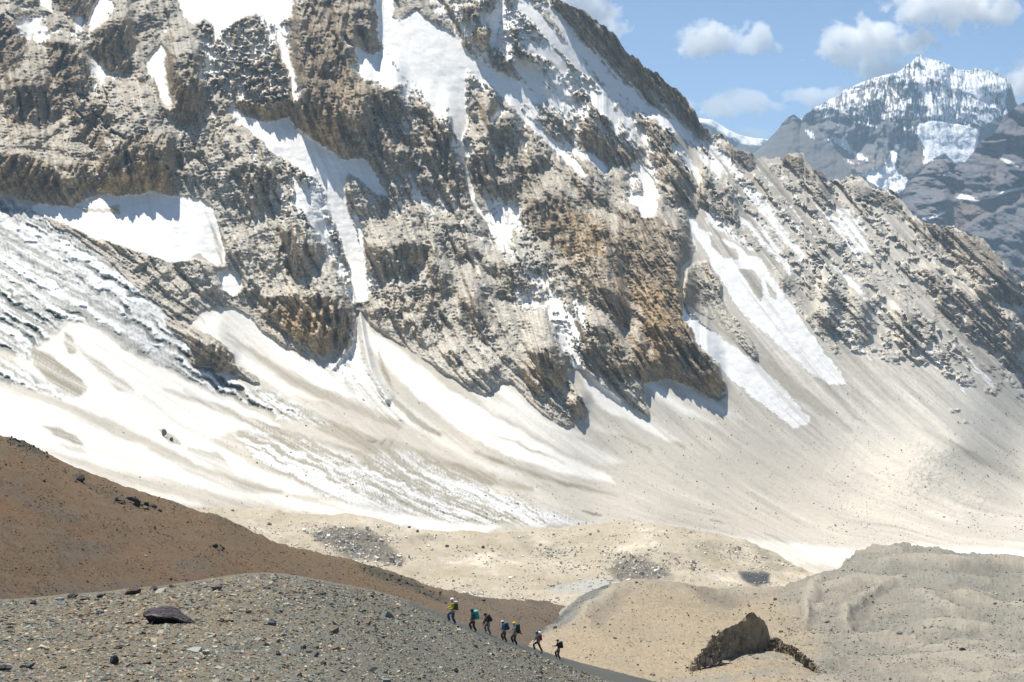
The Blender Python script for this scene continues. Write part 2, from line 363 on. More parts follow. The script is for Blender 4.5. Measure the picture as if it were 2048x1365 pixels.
# ---- snow and ice patches lying on the rock: (polygon, cover)
SNOWS = [
 ([(355,-60),(355,0),(369,31),(386,51),(410,34),(424,48),(426,96),(441,61),(485,38),(520,24),(533,44),(560,51),(588,31),(588,-60)], .9),
 ([(393,51),(588,31),(582,110),(585,190),(560,205),(500,215),(430,190),(400,110)], .5),
 ([(547,55),(562,62),(582,103),(586,143),(593,178),(580,193),(574,150),(556,96)], .85),
 ([(582,187),(612,171),(600,190),(588,200)], .9),
 ([(202,-20),(215,-20),(232,17),(219,38),(191,55),(171,65),(181,31)], .8),
 ([(10,20),(30,38),(55,45),(68,32),(80,40),(88,58),(64,74),(42,62)], .85), ([(75,-20),(102,-20),(102,25),(82,22)], .8), ([(145,40),(172,30),(164,62),(150,66)], .7),
 ([(174,123),(195,135),(236,150),(212,154),(205,171),(219,212),(210,200),(198,164),(184,140)], .82),
 ([(321,86),(297,120),(288,130),(310,164),(322,205),(340,222),(345,205),(340,171),(330,130),(335,102)], .75), ([(150,180),(175,190),(182,215),(170,205),(155,195)],.6),
 ([(444,212),(500,238),(535,246),(560,242),(581,236),(590,260),(615,272),(640,288),(690,322),(735,320),(750,345),(765,375),(785,397),(750,387),(720,362),(695,350),(688,380),
   (700,430),(716,470),(731,530),(738,600),(716,604),(700,545),(680,480),(663,430),(648,385),(630,350),(575,325),(545,305),(495,255)], .93),
 ([(560,310),(650,345),(680,440),(700,560),(670,560),(660,470),(630,400),(575,340)], .42),
 ([(748,10),(770,-60),(790,0),(780,34),(796,40),(825,25),(834,18),(865,44),(899,61),(933,99),(974,133),(1005,147),(1056,174),(1076,191),(1085,210),(1062,206),(1046,212),(1041,222),(1080,253),(1121,290),(1158,328),(1180,347),(1165,352),
   (1140,330),(1110,305),(1080,272),(1040,240),(1018,210),(990,178),(960,158),(935,135),(930,185),(938,240),(926,285),(905,262),(892,215),(880,248),(868,232),(850,196),(832,170),(800,150),(765,100)], .92),
 ([(707,92),(748,109),(765,95),(793,137),(820,163),(779,178),(748,164),(731,161),(700,130),(716,128)], .92), ([(686,62),(694,72),(712,98),(700,92),(688,80)], .9),
 ([(815,165),(890,120),(945,180),(938,265),(915,275),(890,210),(850,200)], .5),
 ([(1025,-40),(1025,0),(1066,10),(1117,68),(1138,89),(1158,99),(1186,154),(1240,191),(1246,204),(1227,207),(1199,170),(1165,148),(1135,117),(1107,95),(1090,72),(1056,34),(1030,19),(1015,-40)], .9),
 ([(1100,12),(1112,20),(1137,44),(1154,75),(1195,113),(1215,144),(1261,176),(1316,217),(1362,253),(1405,290),(1398,296),(1355,272),(1330,256),(1290,228),(1250,200),(1213,172),(1188,147),(1163,112),(1138,87),(1113,52)], .9),
 ([(1000,0),(1060,20),(1110,90),(1200,170),(1240,205),(1180,215),(1130,180),(1080,120),(1040,100),(1010,140),(985,130),(1000,60)], .5),
 ([(984,65),(1000,-20),(1012,-20),(1002,55),(987,95),(977,120)], .8), ([(1046,79),(1100,90),(1141,130),(1130,150),(1090,120),(1050,100)], .72),
 ([(930,60),(960,100),(975,160),(1000,200),(985,200),(955,150),(930,100)], .4), ([(1060,170),(1100,230),(1120,260),(1150,300),(1120,285),(1080,235)], .5),
 ([(1179,185),(1206,183),(1223,202),(1227,222),(1242,250),(1227,254),(1213,234),(1196,224),(1184,207)], .95),
 ([(1264,332),(1282,335),(1302,355),(1319,386),(1316,410),(1312,433),(1282,433),(1275,410),(1258,403),(1249,388),(1288,386),(1282,362)], .97),
 ([(1121,270),(1135,284),(1158,304),(1186,308),(1215,335),(1211,360),(1193,332),(1176,318),(1158,321),(1131,296)], .85),
 ([(984,234),(1005,210),(1017,219),(999,233),(988,248)], .9), ([(1042,273),(1059,278),(1057,302),(1044,290)], .85),
 ([(919,312),(932,316),(942,359),(955,403),(966,428),(998,408),(1022,408),(1022,437),(1012,484),(1042,529),(1030,525),(985,470),(960,430),(950,420),(931,369)], .68),
 ([(1042,529),(1063,560),(1092,604),(1113,640),(1147,672),(1175,707),(1165,715),(1130,680),(1095,640),(1070,590),(1045,545)], .5),
 ([(1338,270),(1362,298),(1397,338),(1400,360),(1396,365),(1378,335),(1355,305)], .9), ([(1376,430),(1396,445),(1393,470),(1382,468)], .9),
 ([(1386,445),(1410,460),(1430,474),(1461,481),(1492,508),(1519,519),(1536,546),(1560,577),(1590,620),(1630,680),(1678,741),(1697,772),(1656,772),(1621,745),(1570,700),(1519,656),(1485,629),(1433,547),(1413,512),(1389,470)], .98),
 ([(1365,606),(1396,642),(1451,683),(1519,731),(1556,765),(1601,813),(1624,846),(1587,862),(1553,832),(1502,793),(1461,757),(1430,722),(1392,681),(1368,636)], .93),
 ([(1676,417),(1697,420),(1722,460),(1747,503),(1735,507),(1705,472)], .85), ([(1640,430),(1700,468),(1737,502),(1730,506),(1690,475)], .7),
 ([(1492,391),(1525,420),(1560,458),(1587,486),(1620,512),(1601,514),(1570,486),(1530,440)], .85), ([(1461,333),(1470,335),(1490,352),(1480,352)], .9), ([(1403,282),(1432,310),(1424,310)], .9),
 ([(1480,432),(1512,455),(1541,484),(1562,512),(1588,555),(1578,552),(1545,512),(1520,480),(1480,450)], .85),
 ([(1649,517),(1690,550),(1712,561),(1740,597),(1730,597),(1700,570),(1680,552)], .8), ([(1755,607),(1789,640),(1828,679),(1863,713),(1887,748),(1875,745),(1845,712),(1800,668),(1760,620)], .55),
 ([(1926,690),(1958,741),(1989,760),(1986,776),(1965,765),(1944,735)], .8), ([(1600,350),(1640,380),(1635,385),(1603,362)],.6), ([(1840,470),(1855,500),(1850,502),(1835,480)],.6),
 ([(1560,370),(1590,410),(1610,440),(1600,440),(1570,400)],.5), ([(1000,415),(1060,440),(1100,500),(1120,560),(1080,560),(1040,500)], .25),
 ([(240,395),(300,385),(345,392),(378,393),(404,400),(428,420),(442,470),(452,520),(432,532),(398,510),(370,524),(330,520),(300,512),(250,490),(180,470),(120,445),(60,420),(80,408),(130,412),(180,424),(240,425)], .97),
 ([(430,545),(455,540),(482,546),(487,570),(466,592),(448,578)], .95), ([(150,412),(180,420),(240,415),(272,412),(300,400),(250,398),(200,385)], .85),
]
SNOWS += [
 ([(700,640),(720,700),(735,760),(690,770),(640,730),(690,715)], .5),
]
snow = newmap(0)
for p, v in SNOWS: poly(snow, p, v * 1.04, 8 if v < .93 else 5, 'max')
for pts, v in [([(1000,-10,3),(990,60,4),(981,120,3),(986,185,2)],.8),([(1046,79,2),(1080,130,5),(1110,190,4),(1130,250,2)],.7),([(920,130,4),(927,200,5),(932,275,2)],.8),([(905,180,2),(915,250,3)],.7),([(735,200,2),(762,262,3)],.6),([(940,365,2),(957,420,4),(992,482,2)],.75),
  ([(1300,178,4),(1360,246,6),(1402,300,3)],.85),([(1348,296,2),(1374,342,4)],.8),([(1245,250,2),(1266,302,3)],.7),([(118,150,2),(160,230,3),(200,262,2)],.65),([(180,215,2),(230,270,3),(247,278,1)],.7),([(422,100,4),(412,190,4),(405,240,2)],.7),([(500,100,3),(516,192,2)],.65),
  ([(1440,280,2),(1470,340,4),(1530,422,2)],.65),([(1500,310,1),(1540,372,3)],.6),([(1620,398,2),(1680,468,4),(1722,522,2)],.7),([(1700,558,1),(1762,622,4)],.6),([(1600,468,2),(1652,532,3)],.6),([(1545,440,2),(1600,520,3),(1640,580,3),(1700,660,4),(1745,724,2)],.62),([(1780,600,2),(1850,690,4),(1935,792,3)],.6),
  ([(1880,558,1),(1932,642,3)],.6),([(1960,638,1),(2034,742,4)],.6),([(1100,30,3),(1150,90,4),(1200,135,3)],.8),([(860,245,3),(880,300,3),(885,350,1)],.6),([(1190,330,2),(1215,380,3)],.6),([(1060,560,3),(1100,625,5),(1150,690,6),(1172,712,5)],.62),([(280,300,1),(330,330,3),(380,390,2)],.5),([(655,60,1),(672,110,3),(680,150,1)],.5),([(370,262,3),(365,300,3)],.6),([(710,420,4),(722,470,6),(728,540,5)],.85)]:
    stroke(snow, pts, v, 4, 'max')
# rock islands inside the big lower snow band
for p in [[(1418,470),(1440,480),(1472,500),(1480,520),(1455,515),(1425,497)], [(1481,539),(1512,543),(1526,577),(1522,604),(1502,584)], [(1530,560),(1545,575),(1555,600),(1540,590)]]:
    poly(snow, p, 0, 3); poly(rock, p, 1, 4)
for p, v in SNOWS:                                           # patches push the rock back
    if v > .6: poly(rock, p, .12, 3)

# ---- steep cliff faces (steepness, 0..1.4)
CL = [([(0,30),(40,50),(50,100),(30,140),(-60,150),(-60,30)],1),([(110,-10),(200,-20),(192,25),(157,40),(125,30)],1),([(190,58),(215,40),(255,35),(265,80),(262,140),(235,146),(195,125),(178,85)],1.2),
 ([(90,80),(155,85),(172,120),(195,160),(180,185),(110,170),(95,130)],1.1),([(335,125),(350,110),(385,110),(402,160),(417,205),(400,250),(360,255),(338,220),(342,170)],1.2),
 ([(430,60),(480,40),(520,40),(545,80),(575,130),(577,190),(602,230),(585,242),(520,232),(470,210),(440,180),(430,110)],1.0),
 ([(590,30),(640,-40),(760,-60),(748,40),(762,95),(745,110),(710,92),(690,75),(700,130),(737,180),(747,230),(739,305),(700,314),(650,290),(600,268),(585,230),(600,170),(590,110)],1.35),
 ([(240,270),(300,262),(335,270),(347,330),(340,395),(300,405),(250,420),(195,400),(200,330)],1.3),([(-60,300),(60,310),(150,365),(182,400),(172,421),(80,408),(-60,388)],1.2),
 ([(905,25),(1000,-20),(985,60),(980,128),(960,140),(930,88)],1.1),([(1000,60),(1035,40),(1060,80),(1095,130),(1080,142),(1050,110),(1010,150),(990,130)],1),
 ([(1105,0),(1120,-10),(1230,50),(1300,115),(1330,150),(1392,220),(1425,262),(1400,285),(1345,232),(1292,190),(1252,140),(1202,108),(1150,58),(1115,18)],1.35),
 ([(1160,240),(1200,228),(1230,262),(1285,300),(1262,332),(1200,322),(1168,290)],1.1),([(1060,400),(1120,380),(1155,420),(1178,450),(1162,522),(1130,562),(1118,500),(1070,470),(1040,440)],1.3),
 ([(1115,430),(1200,425),(1238,490),(1245,560),(1262,650),(1225,645),(1160,585),(1125,520)],1.2),([(1230,420),(1300,425),(1362,470),(1374,580),(1402,680),(1442,750),(1452,783),(1420,795),(1390,780),(1345,755),(1305,700),(1278,610),(1248,540)],1.35),
 ([(980,518),(1030,528),(1067,570),(1042,605),(1000,592)],1.1),([(918,590),(962,600),(977,682),(960,692),(925,652)],1.3),([(1060,700),(1112,688),(1132,772),(1080,785),(1045,760)],1.2),
 ([(520,590),(620,588),(682,600),(702,640),(692,706),(640,712),(560,655)],1.1),([(740,488),(832,488),(842,542),(790,562),(728,532)],1.1),([(380,688),(430,680),(466,710),(469,743),(440,746),(385,722)],1.3),
 ([(840,200),(880,230),(932,300),(950,380),(900,382),(850,322)],.9),([(1290,240),(1352,280),(1372,340),(1392,420),(1342,405),(1298,332)],.9),([(700,190),(740,180),(800,260),(820,330),(790,350),(750,300)],.8),
 ([(20,160),(80,150),(120,200),(90,260),(40,250)],.9),([(140,200),(200,190),(240,250),(190,300),(140,270)],.8),([(960,220),(1040,250),(1100,320),(1060,380),(980,340)],.7),([(1140,350),(1180,370),(1240,420),(1160,410)],.8),
 ([(560,400),(640,430),(650,520),(600,560),(540,500)],.5),([(1150,640),(1220,660),(1280,760),(1230,770),(1160,720)],.9),([(780,560),(880,570),(900,650),(830,680),(760,620)],.6),([(450,380),(520,340),(560,400),(520,460),(460,440)],.5),
 ([(1570,312),(1606,302),(1614,330),(1650,352),(1640,368),(1590,350),(1565,330)],1.2),([(1440,285),(1500,300),(1515,335),(1470,340)],.9),([(1680,365),(1740,375),(1800,400),(1800,430),(1720,400)],.9),([(1820,440),(1900,456),(1960,480),(2020,550),(2060,620),(1980,600),(1900,520),(1840,480)],1.0),
 ([(1880,560),(1990,620),(2060,680),(2040,720),(1940,680),(1870,620)],.9),([(1640,560),(1720,600),(1760,660),(1700,660),(1640,620)],.7),([(1540,620),(1560,600),(1600,580)],.6),([(1625,620),(1668,620),(1670,672),(1640,665)],1.2),
 ([(1600,440),(1660,470),(1640,520),(1600,500)],.5),([(1400,345),(1460,380),(1480,440),(1440,450),(1410,400)],.9),([(420,-40),(500,-60),(620,-60),(600,20)],.3)]
CL += [(p, 1.0) for p in [
 [(783,265),(830,265),(837,300),(790,302)],[(793,305),(825,308),(825,342),(795,340)],[(933,298),(975,293),(987,330),(996,392),(970,387),(943,340)],[(998,360),(1030,363),(1037,402),(1006,407)],[(1150,248),(1172,260),(1177,302),(1156,292)],[(1186,258),(1250,268),(1257,327),(1198,322)],
 [(910,58),(970,78),(977,122),(955,127),(923,100)],[(1047,90),(1085,108),(1088,142),(1053,127)],[(1098,120),(1127,128),(1120,148)],[(978,110),(1010,116),(1007,140),(983,137)],[(680,78),(722,98),(747,160),(720,192),(688,180)],[(730,168),(800,178),(817,242),(780,247),(738,210)],
 [(723,488),(790,490),(787,527),(728,517)],[(793,496),(840,498),(837,542),(798,542)],[(856,530),(900,543),(900,584),(863,582)],[(843,592),(882,596),(882,647),(853,642)],[(1119,438),(1192,438),(1192,502),(1133,512)],[(1163,650),(1215,673),(1212,722),(1173,702)],
 [(1259,658),(1292,688),(1294,767),(1263,742)],[(1293,568),(1359,588),(1362,657),(1308,642)],[(1293,678),(1352,698),(1352,757),(1298,752)],[(888,691),(922,703),(922,742),(893,732)],[(1136,793),(1174,798),(1174,837),(1143,837)],[(444,66),(502,78),(517,202),(468,192),(443,120)],
 [(513,111),(574,111),(582,217),(528,227)],[(353,183),(412,188),(407,250),(363,247)],[(476,323),(549,328),(562,402),(530,432),(488,412)],[(560,455),(625,470),(640,530),(590,560),(552,510)],[(0,180),(40,175),(60,240),(20,260)],[(120,330),(170,320),(185,370),(150,380)],
 [(1395,360),(1420,380),(1430,430),(1405,425)],[(1440,370),(1475,400),(1480,450),(1455,440)],[(1540,540),(1580,560),(1585,600),(1555,590)],[(1700,620),(1740,640),(1745,690),(1705,670)],[(1780,620),(1830,640),(1840,700),(1795,690)],[(1840,530),(1880,550),(1885,600),(1850,590)],[(1950,540),(1990,570),(1990,620),(1955,600)],[(2000,660),(2045,680),(2045,740),(2010,730)],[(1620,360),(1660,370),(1660,410),(1630,400)]]]
cliff = newmap(0)
for p, v in CL: poly(cliff, p, v, 7, 'max')

# ---- glacier, dirt and tone maps for the smooth ground
ice = newmap(0)
poly(ice, [(-160,380),(0,395),(50,412),(100,440),(150,470),(230,530),(300,600),(372,660),(392,720),(480,770),(560,790),(655,845),(640,850),(560,835),(480,805),(380,762),(260,700),(190,650),(140,640),(100,670),(70,700),(60,720),(0,700),(-160,690)], 1, 12)
poly(ice, [(-160,700),(0,720),(60,745),(135,790),(125,800),(60,780),(0,765),(-160,740)], .7, 7)
ice2 = newmap(0)     # lower bare ice with dirt bands
poly(ice2, [(470,870),(520,852),(600,868),(720,925),(760,900),(830,905),(1000,985),(1120,1030),(1190,1048),(1080,1052),(900,1045),(760,1020),(640,990),(560,950),(500,915)], 1, 10)
poly(ice2, [(470,770),(520,780),(600,815),(662,848),(640,852),(560,835),(490,800)], 1, 5)
cone = newmap(0)     # grey avalanche cone
poly(cone, [(718,625),(740,690),(752,740),(800,800),(870,865),(800,850),(700,790),(660,745),(660,722),(700,712)], 1, 12)
white = newmap(0)    # cleaner snow on the aprons
for p, v in [([(716,618),(721,618),(748,676),(790,730),(770,735),(740,700),(728,690)], .9), ([(398,628),(452,614),(500,634),(560,692),(640,735),(720,785),(830,845),(770,838),(640,775),(560,728),(480,690),(420,660)], .85), ([(378,640),(400,640),(480,700),(560,760),(640,800),(580,788),(500,745),(430,700)], .8),
 ([(740,660),(800,700),(900,780),(1000,840),(1100,895),(1220,955),(1230,968),(1100,940),(1000,905),(920,860),(830,790),(760,720)], .85),([(780,820),(860,862),(960,920),(1080,965),(1000,950),(880,890)], .4),
 ([(935,775),(1000,800),(1100,850),(1250,925),(1200,930),(1090,880),(980,820)], .6), ([(985,772),(1015,770),(1060,810),(1120,850),(1180,880),(1100,860),(1040,830)], .7), ([(1350,760),(1372,765),(1420,800),(1480,835),(1440,830),(1380,795)], .7),
 ([(1155,725),(1180,735),(1240,790),(1300,840),(1360,885),(1330,880),(1250,840),(1200,815),(1170,775)], .9), ([(1135,765),(1165,800),(1180,840),(1240,870),(1190,858),(1150,810)], .6),([(1290,768),(1312,768),(1370,810),(1430,850),(1370,828),(1310,795)],.8),
 ([(1350,760),(1400,800),(1470,840),(1400,820)],.35),
 ([(100,680),(140,645),(200,660),(260,705),(380,765),(560,850),(480,860),(420,880),(500,930),(640,990),(560,985),(400,930),(240,850),(120,800),(60,770),(30,720)], .85), ([(-160,760),(0,775),(120,820),(300,900),(520,985),(760,1035),(960,1060),(900,1065),(700,1040),(450,990),(200,930),(0,870),(-160,850)], .8),
 ([(-160,860),(0,850),(200,960),(400,1010),(200,990),(-160,900)], .7),
 ([(640,1000),(800,1030),(1000,1055),(960,1070),(780,1050)], .9),([(1180,1045),(1400,1062),(1560,1085),(1700,1105),(1680,1135),(1560,1120),(1400,1080),(1180,1060)], .5),([(1560,1085),(1700,1100),(1800,1090),(2200,1110),(2200,1128),(1900,1120),(1750,1112),(1650,1120)], .6),
 ([(760,780),(840,830),(880,860),(830,850),(770,820)],.5),([(440,400),(452,520),(442,470)],.5)]:
    poly(white, p, v, 5 if v > .8 else 9, 'max')
dirt = newmap(0)     # brown-grey dirt bands: strokes (x, y, halfwidth)
for s, v in [([(62,720,1),(68,700,6),(85,720,18),(110,745,22),(150,775,20),(170,778,6)], .75), ([(130,665,1),(134,680,9),(145,700,9)], .7), ([(150,690,2),(200,735,8),(240,770,12),(262,785,6)], .65), ([(405,402,1),(424,450,3),(440,500,5),(444,525,2)], .9),
 ([(85,852,1),(110,862,8),(150,880,8),(165,888,3)], 1.0), ([(120,890,2),(160,900,6),(170,905,3)], .6), ([(455,668,2),(520,715,5),(590,765,9),(680,800,12),(800,850,10)], .5), ([(755,705,1),(770,750,6),(790,800,6),(830,840,7),(880,870,3)], .95),
 ([(560,800,6),(650,850,14),(760,900,20),(860,930,18),(980,960,14)], .55), ([(480,865,3),(560,880,8),(650,905,9),(720,935,4)], .7), ([(330,780,3),(420,810,7),(520,850,8),(640,885,5),(760,925,5)], .6),
 ([(950,905,2),(1000,925,4),(1080,952,4),(1160,975,4),(1235,992,2)], .9), ([(960,860,1),(1040,890,2),(1130,925,2)], .7), ([(750,1000,2),(850,1020,4),(1000,1045,2)], .45), ([(380,900,6),(430,920,16),(470,960,12),(560,985,6)], .5),
 ([(370,780,4),(400,800,3),(560,870,3),(640,905,3)], .4), ([(730,885,3),(770,887,12),(830,905,8),(900,930,6),(960,955,8),(1060,980,6)], .45), ([(1420,640,2),(1480,690,5),(1560,790,6),(1640,850,3)], .35),
 ([(1500,700,8),(1560,760,18),(1620,800,12),(1700,860,6)], .35), ([(1850,860,3),(1920,900,8),(2048,960,10)], .4), ([(1650,770,2),(1710,835,3),(1740,850,1)], .6), ([(1240,870,2),(1300,900,4)], .5),
 ([(1290,840,2),(1370,900,3)],.5),([(290,790,2),(330,830,2),(360,850,3),(420,880,3)],.35),([(320,860,2),(345,880,8),(360,890,3)],.7),([(190,840,1),(230,870,3),(260,880,2)],.4),([(300,900,3),(380,935,10),(450,965,10),(520,985,4)],.45)]:
    stroke(dirt, s, v, 4, 'max')
dark = newmap(0)     # narrow openings and dark bedrock edges
for s, v in [([(735,882,1),(745,885,2),(752,882,1)], .7), ([(762,890,1),(766,884,2),(772,880,1)], .5), ([(782,892,1),(786,886,2)], .5), ([(1165,1024,1),(1185,1029,2.5),(1204,1030,1)], .75), ([(1422,1040,1),(1440,1044,2),(1448,1047,1)], .5),
 ([(1530,1065,1),(1560,1080,2),(1580,1088,1)], .35), ([(250,305,3),(256,325,9),(258,345,7)], 1), ([(1215,470,5),(1222,520,8),(1220,560,4)], .7), ([(925,610,5),(930,640,8),(935,665,5)], .8), ([(718,612,5),(722,616,5)], .8),
 ([(1420,790,3),(1437,797,4),(1450,790,2)], .8)]:
    stroke(dark, s, v, 2.5, 'max')
pale = newmap(.5)    # how much dust lies on the rock
for b in [(60,200,140,200,.25),(200,350,160,90,.25),(640,180,110,150,.12),(500,420,140,120,.9),(620,450,90,140,1.),(450,540,140,60,.85),(300,540,110,50,.6),(820,560,120,80,.75),(900,720,150,60,.85),(1040,500,80,90,.9),(880,250,90,120,.5),
 (1150,620,60,90,.6),(1330,600,90,170,.15),(1120,430,60,70,.25),(1300,200,120,80,.15),(1220,330,90,80,.35),(1000,330,90,80,.45),(1560,440,160,120,.75),(1700,640,160,100,.7),(1950,620,120,110,.4),(1600,330,50,30,0),(420,200,80,80,.5),(1060,660,60,70,.8),
 (1000,770,80,40,.9),(760,330,80,70,.5),(600,640,90,50,.35),(250,450,120,30,.2),(1750,500,140,80,.75),(1480,570,60,90,.7),(1230,800,60,40,.8), (960,80,70,80,.4), (560,620,60,30,.3)]:
    blob(pale, *b)
ochre = newmap(.25)
for b in [(640,270,60,60,.8),(300,360,70,50,.9),(220,390,60,30,.8),(1300,660,70,110,.75),(1180,480,70,60,.85),(610,650,80,40,.9),(1080,760,50,40,.8),(640,700,60,20,.5),(1420,560,40,60,.5),(1330,170,80,60,.6),(230,100,50,50,.6),(370,200,40,50,.8),(40,370,80,40,.7),
 (1540,530,40,40,.5),(1600,310,40,20,.9),(500,220,60,30,.7),(1430,760,30,20,.9)]:
    blob(ochre, *b)
frost = newmap(0)    # fresh snow lodged in gullies and on ledges of the upper face
for b in [(480,120,150,130,.53),(560,60,100,80,.5),(330,160,50,80,.45),(60,60,120,60,.38),(200,170,60,60,.4),(640,430,70,120,.62),(600,370,80,60,.6),(860,180,90,90,.65),(1000,80,110,130,.62),(1130,170,120,110,.66),(1230,220,110,90,.5),(1330,270,80,70,.55),
 (930,330,70,90,.5),(1000,440,60,70,.55),(1150,660,50,70,.62),(1300,370,80,80,.45),(1420,330,60,60,.5),(1440,440,60,60,.55),(1480,500,80,60,.5),(1560,420,120,60,.42),(1700,450,80,60,.42),(420,540,80,40,.4),(450,330,60,60,.35),(720,560,60,60,.6),(1100,280,90,60,.5),(900,450,70,60,.35),(1240,560,30,60,.4),(1150,720,50,40,.6),(800,400,60,60,.3),(1060,560,50,60,.5)]:
    blob(frost, *b)
warm = newmap(.5)    # cream to grey tone of talus
for b in [(1500,950,300,120,.8),(1100,830,130,60,.25),(1900,930,200,80,.6),(1700,830,120,60,.15),(300,900,300,80,.7),(1000,960,200,40,.35),(1850,820,150,60,.3),(1300,830,60,50,.1),(1500,1040,200,40,.9),(560,860,100,60,.4)]:
    blob(warm, *b)

def build_mountain():
    L = Layer(RIDGE, MLOW, -110, 2160, 1.9, 600, jag=(15, 24), top_clip=-50)
    X, Y = L.X, L.Y
    D0 = MD(X, Y); B = P3(X, Y, D0)
    px = D0 / F                                            # metres per pixel
    wx = 9 * fbm(X / 46, Y / 46, 5, 11, .6); wy = 9 * fbm(X / 46, Y / 46, 5, 21, .6)
    S = lambda m, k=1.0: samp(m, X + wx * k, Y + wy * k)
    rk = S(rock); sn = S(snow); cl = samp(cliff, X + wx * 1.6, Y + wy * 1.6)
    stf = samp(ST_F, X, Y); stc = samp(ST_C, X + wx * .4, Y + wy * .4)
    ic = S(ice); ic2 = S(ice2); cn = S(cone); wh = S(white, .8); di = S(dirt, .8); dk = S(dark, .5); pa = S(pale); oc = S(ochre); wa = S(warm)
    # broken snow cover
    nb = fbm(X / 14, Y / 11, 5, 31, .74) + .10 * stf * sstep(600, 900, X)
    snm = sstep(.42, .62, sn + nb * 1.0 * np.clip(1.48 - np.abs(sn - .5) * 2.2, 0, 1))
    strk = sstep(1340, 1420, X) * np.clip(1 - np.abs(sn - .6) * 1.2, 0, 1)
    snm = np.clip(snm - strk * sstep(.1, 1.6, -(stf * .8 + stc * .6)) * .75, 0, 1)
    snm = np.where(sn > .02, snm, 0)
    fro = S(frost)
    rk = np.clip(rk, 0, 1)
    scat = sstep(-.02, .16, fbm(X / 34, Y / 26, 5, 33, .7) * .8 + .12 * stc * sstep(900, 300, Y) + (rk - .80) * 1.2 + .22 * cl)     # scattered outcrops on the right-hand scree
    rm = np.where(X > 1385, rk * scat, sstep(.3, .7, rk)); rm = np.where(rk > .9, sstep(.3, .7, rk), rm)
    rm = rm * (1 - snm * .85)
    # relief, metres towards the viewer
    lean = .0 + .6 * sstep(800, 1500, X) + .25 * sstep(1400, 1900, X)
    u = B[..., 0] + lean * B[..., 2]; v = B[..., 2] * 1.0
    ww = 26 * fbm(u / 120, v / 120, 4, 51); wv = 26 * fbm(u / 120 + 9, v / 120, 4, 61)
    # traced cliffs: climb with the face, fall back behind the brow
    H = np.zeros(X.shape, np.float32); h = np.zeros(X.shape[1])
    dy = -np.gradient(Y, axis=0)
    cls = cl * (1 - snm)
    for r in range(X.shape[0]):
        m = cls[r]; s_ = dy[r] * px[r]
        h = np.maximum(0, h + s_ * (m * .95 - (1 - np.clip(m, 0, 1)) * 1.2))
        h = np.minimum(h, 55)
        H[r] = h * (.25 + .75 * up[r]) if False else h
    H = blur(blur(blur(H, 5, 1), 4, 1), 2, 0)
    nz = 0
    sc = 1 - .35 * sstep(1500, 1900, X)
    right = sstep(1380, 1480, X)
    sr = samp(ST_R, X + 2.4 * wx, Y + 2.4 * wy); rib = 1 - np.abs(sr) * .9
    up = np.zeros(X.shape, np.float32); e = np.zeros(X.shape[1])
    for r in range(X.shape[0]):
        e = np.where(rk[r] > .4, np.minimum(1, e + dy[r] / 45.0), e * .6); up[r] = e
    up = blur(up, 4, 1)
    a1, id1 = flakes((u + ww) / 62, (v + wv) / 62, 1, 1.0, 2.0, 1.2, 1.5, .8)
    a2, id2 = flakes((u + ww) / 27, (v + wv) / 27, 2, 1.0, 2.0, 1.4, 1.3, 1.2)
    a3, id3 = flakes((u + ww * .6) / 11.5, (v + wv * .6) / 11.5, 3, 1.0, 2.0, 1.6, 1.2, 1.6)
    a4, id4 = flakes(u / 5.2, v / 5.2, 4, 1.0, 2.0, 1.6, 1.1, 1.0)
    flute = ridged((u + .4 * ww) / 9, v / 70, 3, 71) * 1.0
    steep = np.clip(cl, 0, 1)
    relief = 13 * ridged((u + ww) / 55, (v + wv) / 75, 6, 120, .56) * (1 - .4 * right) + 20 * a1 * (.75 - .3 * steep) + 8 * a2 * (.8 - .3 * steep) + (4.6 * a3 + 1.7 * a4) * (1 - .5 * pa) * (1 - .55 * right) + right * 3.0 * fbm(X / 9, Y / 7, 4, 77, .75) + 9 * flute * (.15 + steep) + 6 * rib * (.4 + .9 * sstep(-.25, .3, fbm(X / 130, Y / 130, 3, 78))) + 3.5 * samp(ST_C, X + wx, Y + wy)
    right = sstep(1380, 1480, X)
    gul = -(a1 - .1) * .3 - (rib - .3) * .22 - (a2 - .1) * .25 - (a3 - .1) * .10 + .5 * nb + .09 * stf + .06 * stc
    snm2 = sstep(.36, .47, fro * .92 + gul * .55 - steep * .12) * (fro > .05)
    snm = np.maximum(snm, snm2 * sstep(.3, .7, rk) * .9)
    rm = rm * (1 - snm2 * .5)
    relief = relief * mix(1, .5, right) + right * 3 * stc
    relief = relief * (.12 + .88 * up) + 3 * up
    smooth_r = .35 * stc + .12 * stf + 3 * fbm(B[..., 0] / 60, B[..., 1] / 60, 4, 81)
    # glacier: stepped ice with open cracks along the flow
    icn = fbm(B[..., 0] / 40, B[..., 1] / 26, 5, 91, .6)
    crev = samp(ST_I, X + 2.0 * wx, Y + 2.0 * wy) * (.45 + 1.1 * sstep(-.3, .35, fbm(X / 60, Y / 34, 4, 114, .6))) + 1.1 * fbm(X / 26, Y / 13, 4, 115, .6)
    gl = 1.9 * crev * ic + .9 * ic * fbm((X - Y * .25) / 4, Y / 30, 3, 112) + 3.0 * icn * ic + .8 * ic2 * (crev * .6 + stf * .6) + 1.0 * cn * stf
    moun = 6 * samp(ST_C, X * .9 + 60, Y) * sstep(950, 1000, Y) * 0
    relief = relief + rm * 1.1 * stf
    h = mix(smooth_r + gl, relief * 1.0 + 2, rm) + H * mix(1, .8, snm)
    h = h + snm * (1 - ic) * 1.5 * fbm(X / 30, Y / 20, 3, 95) - dk * 3
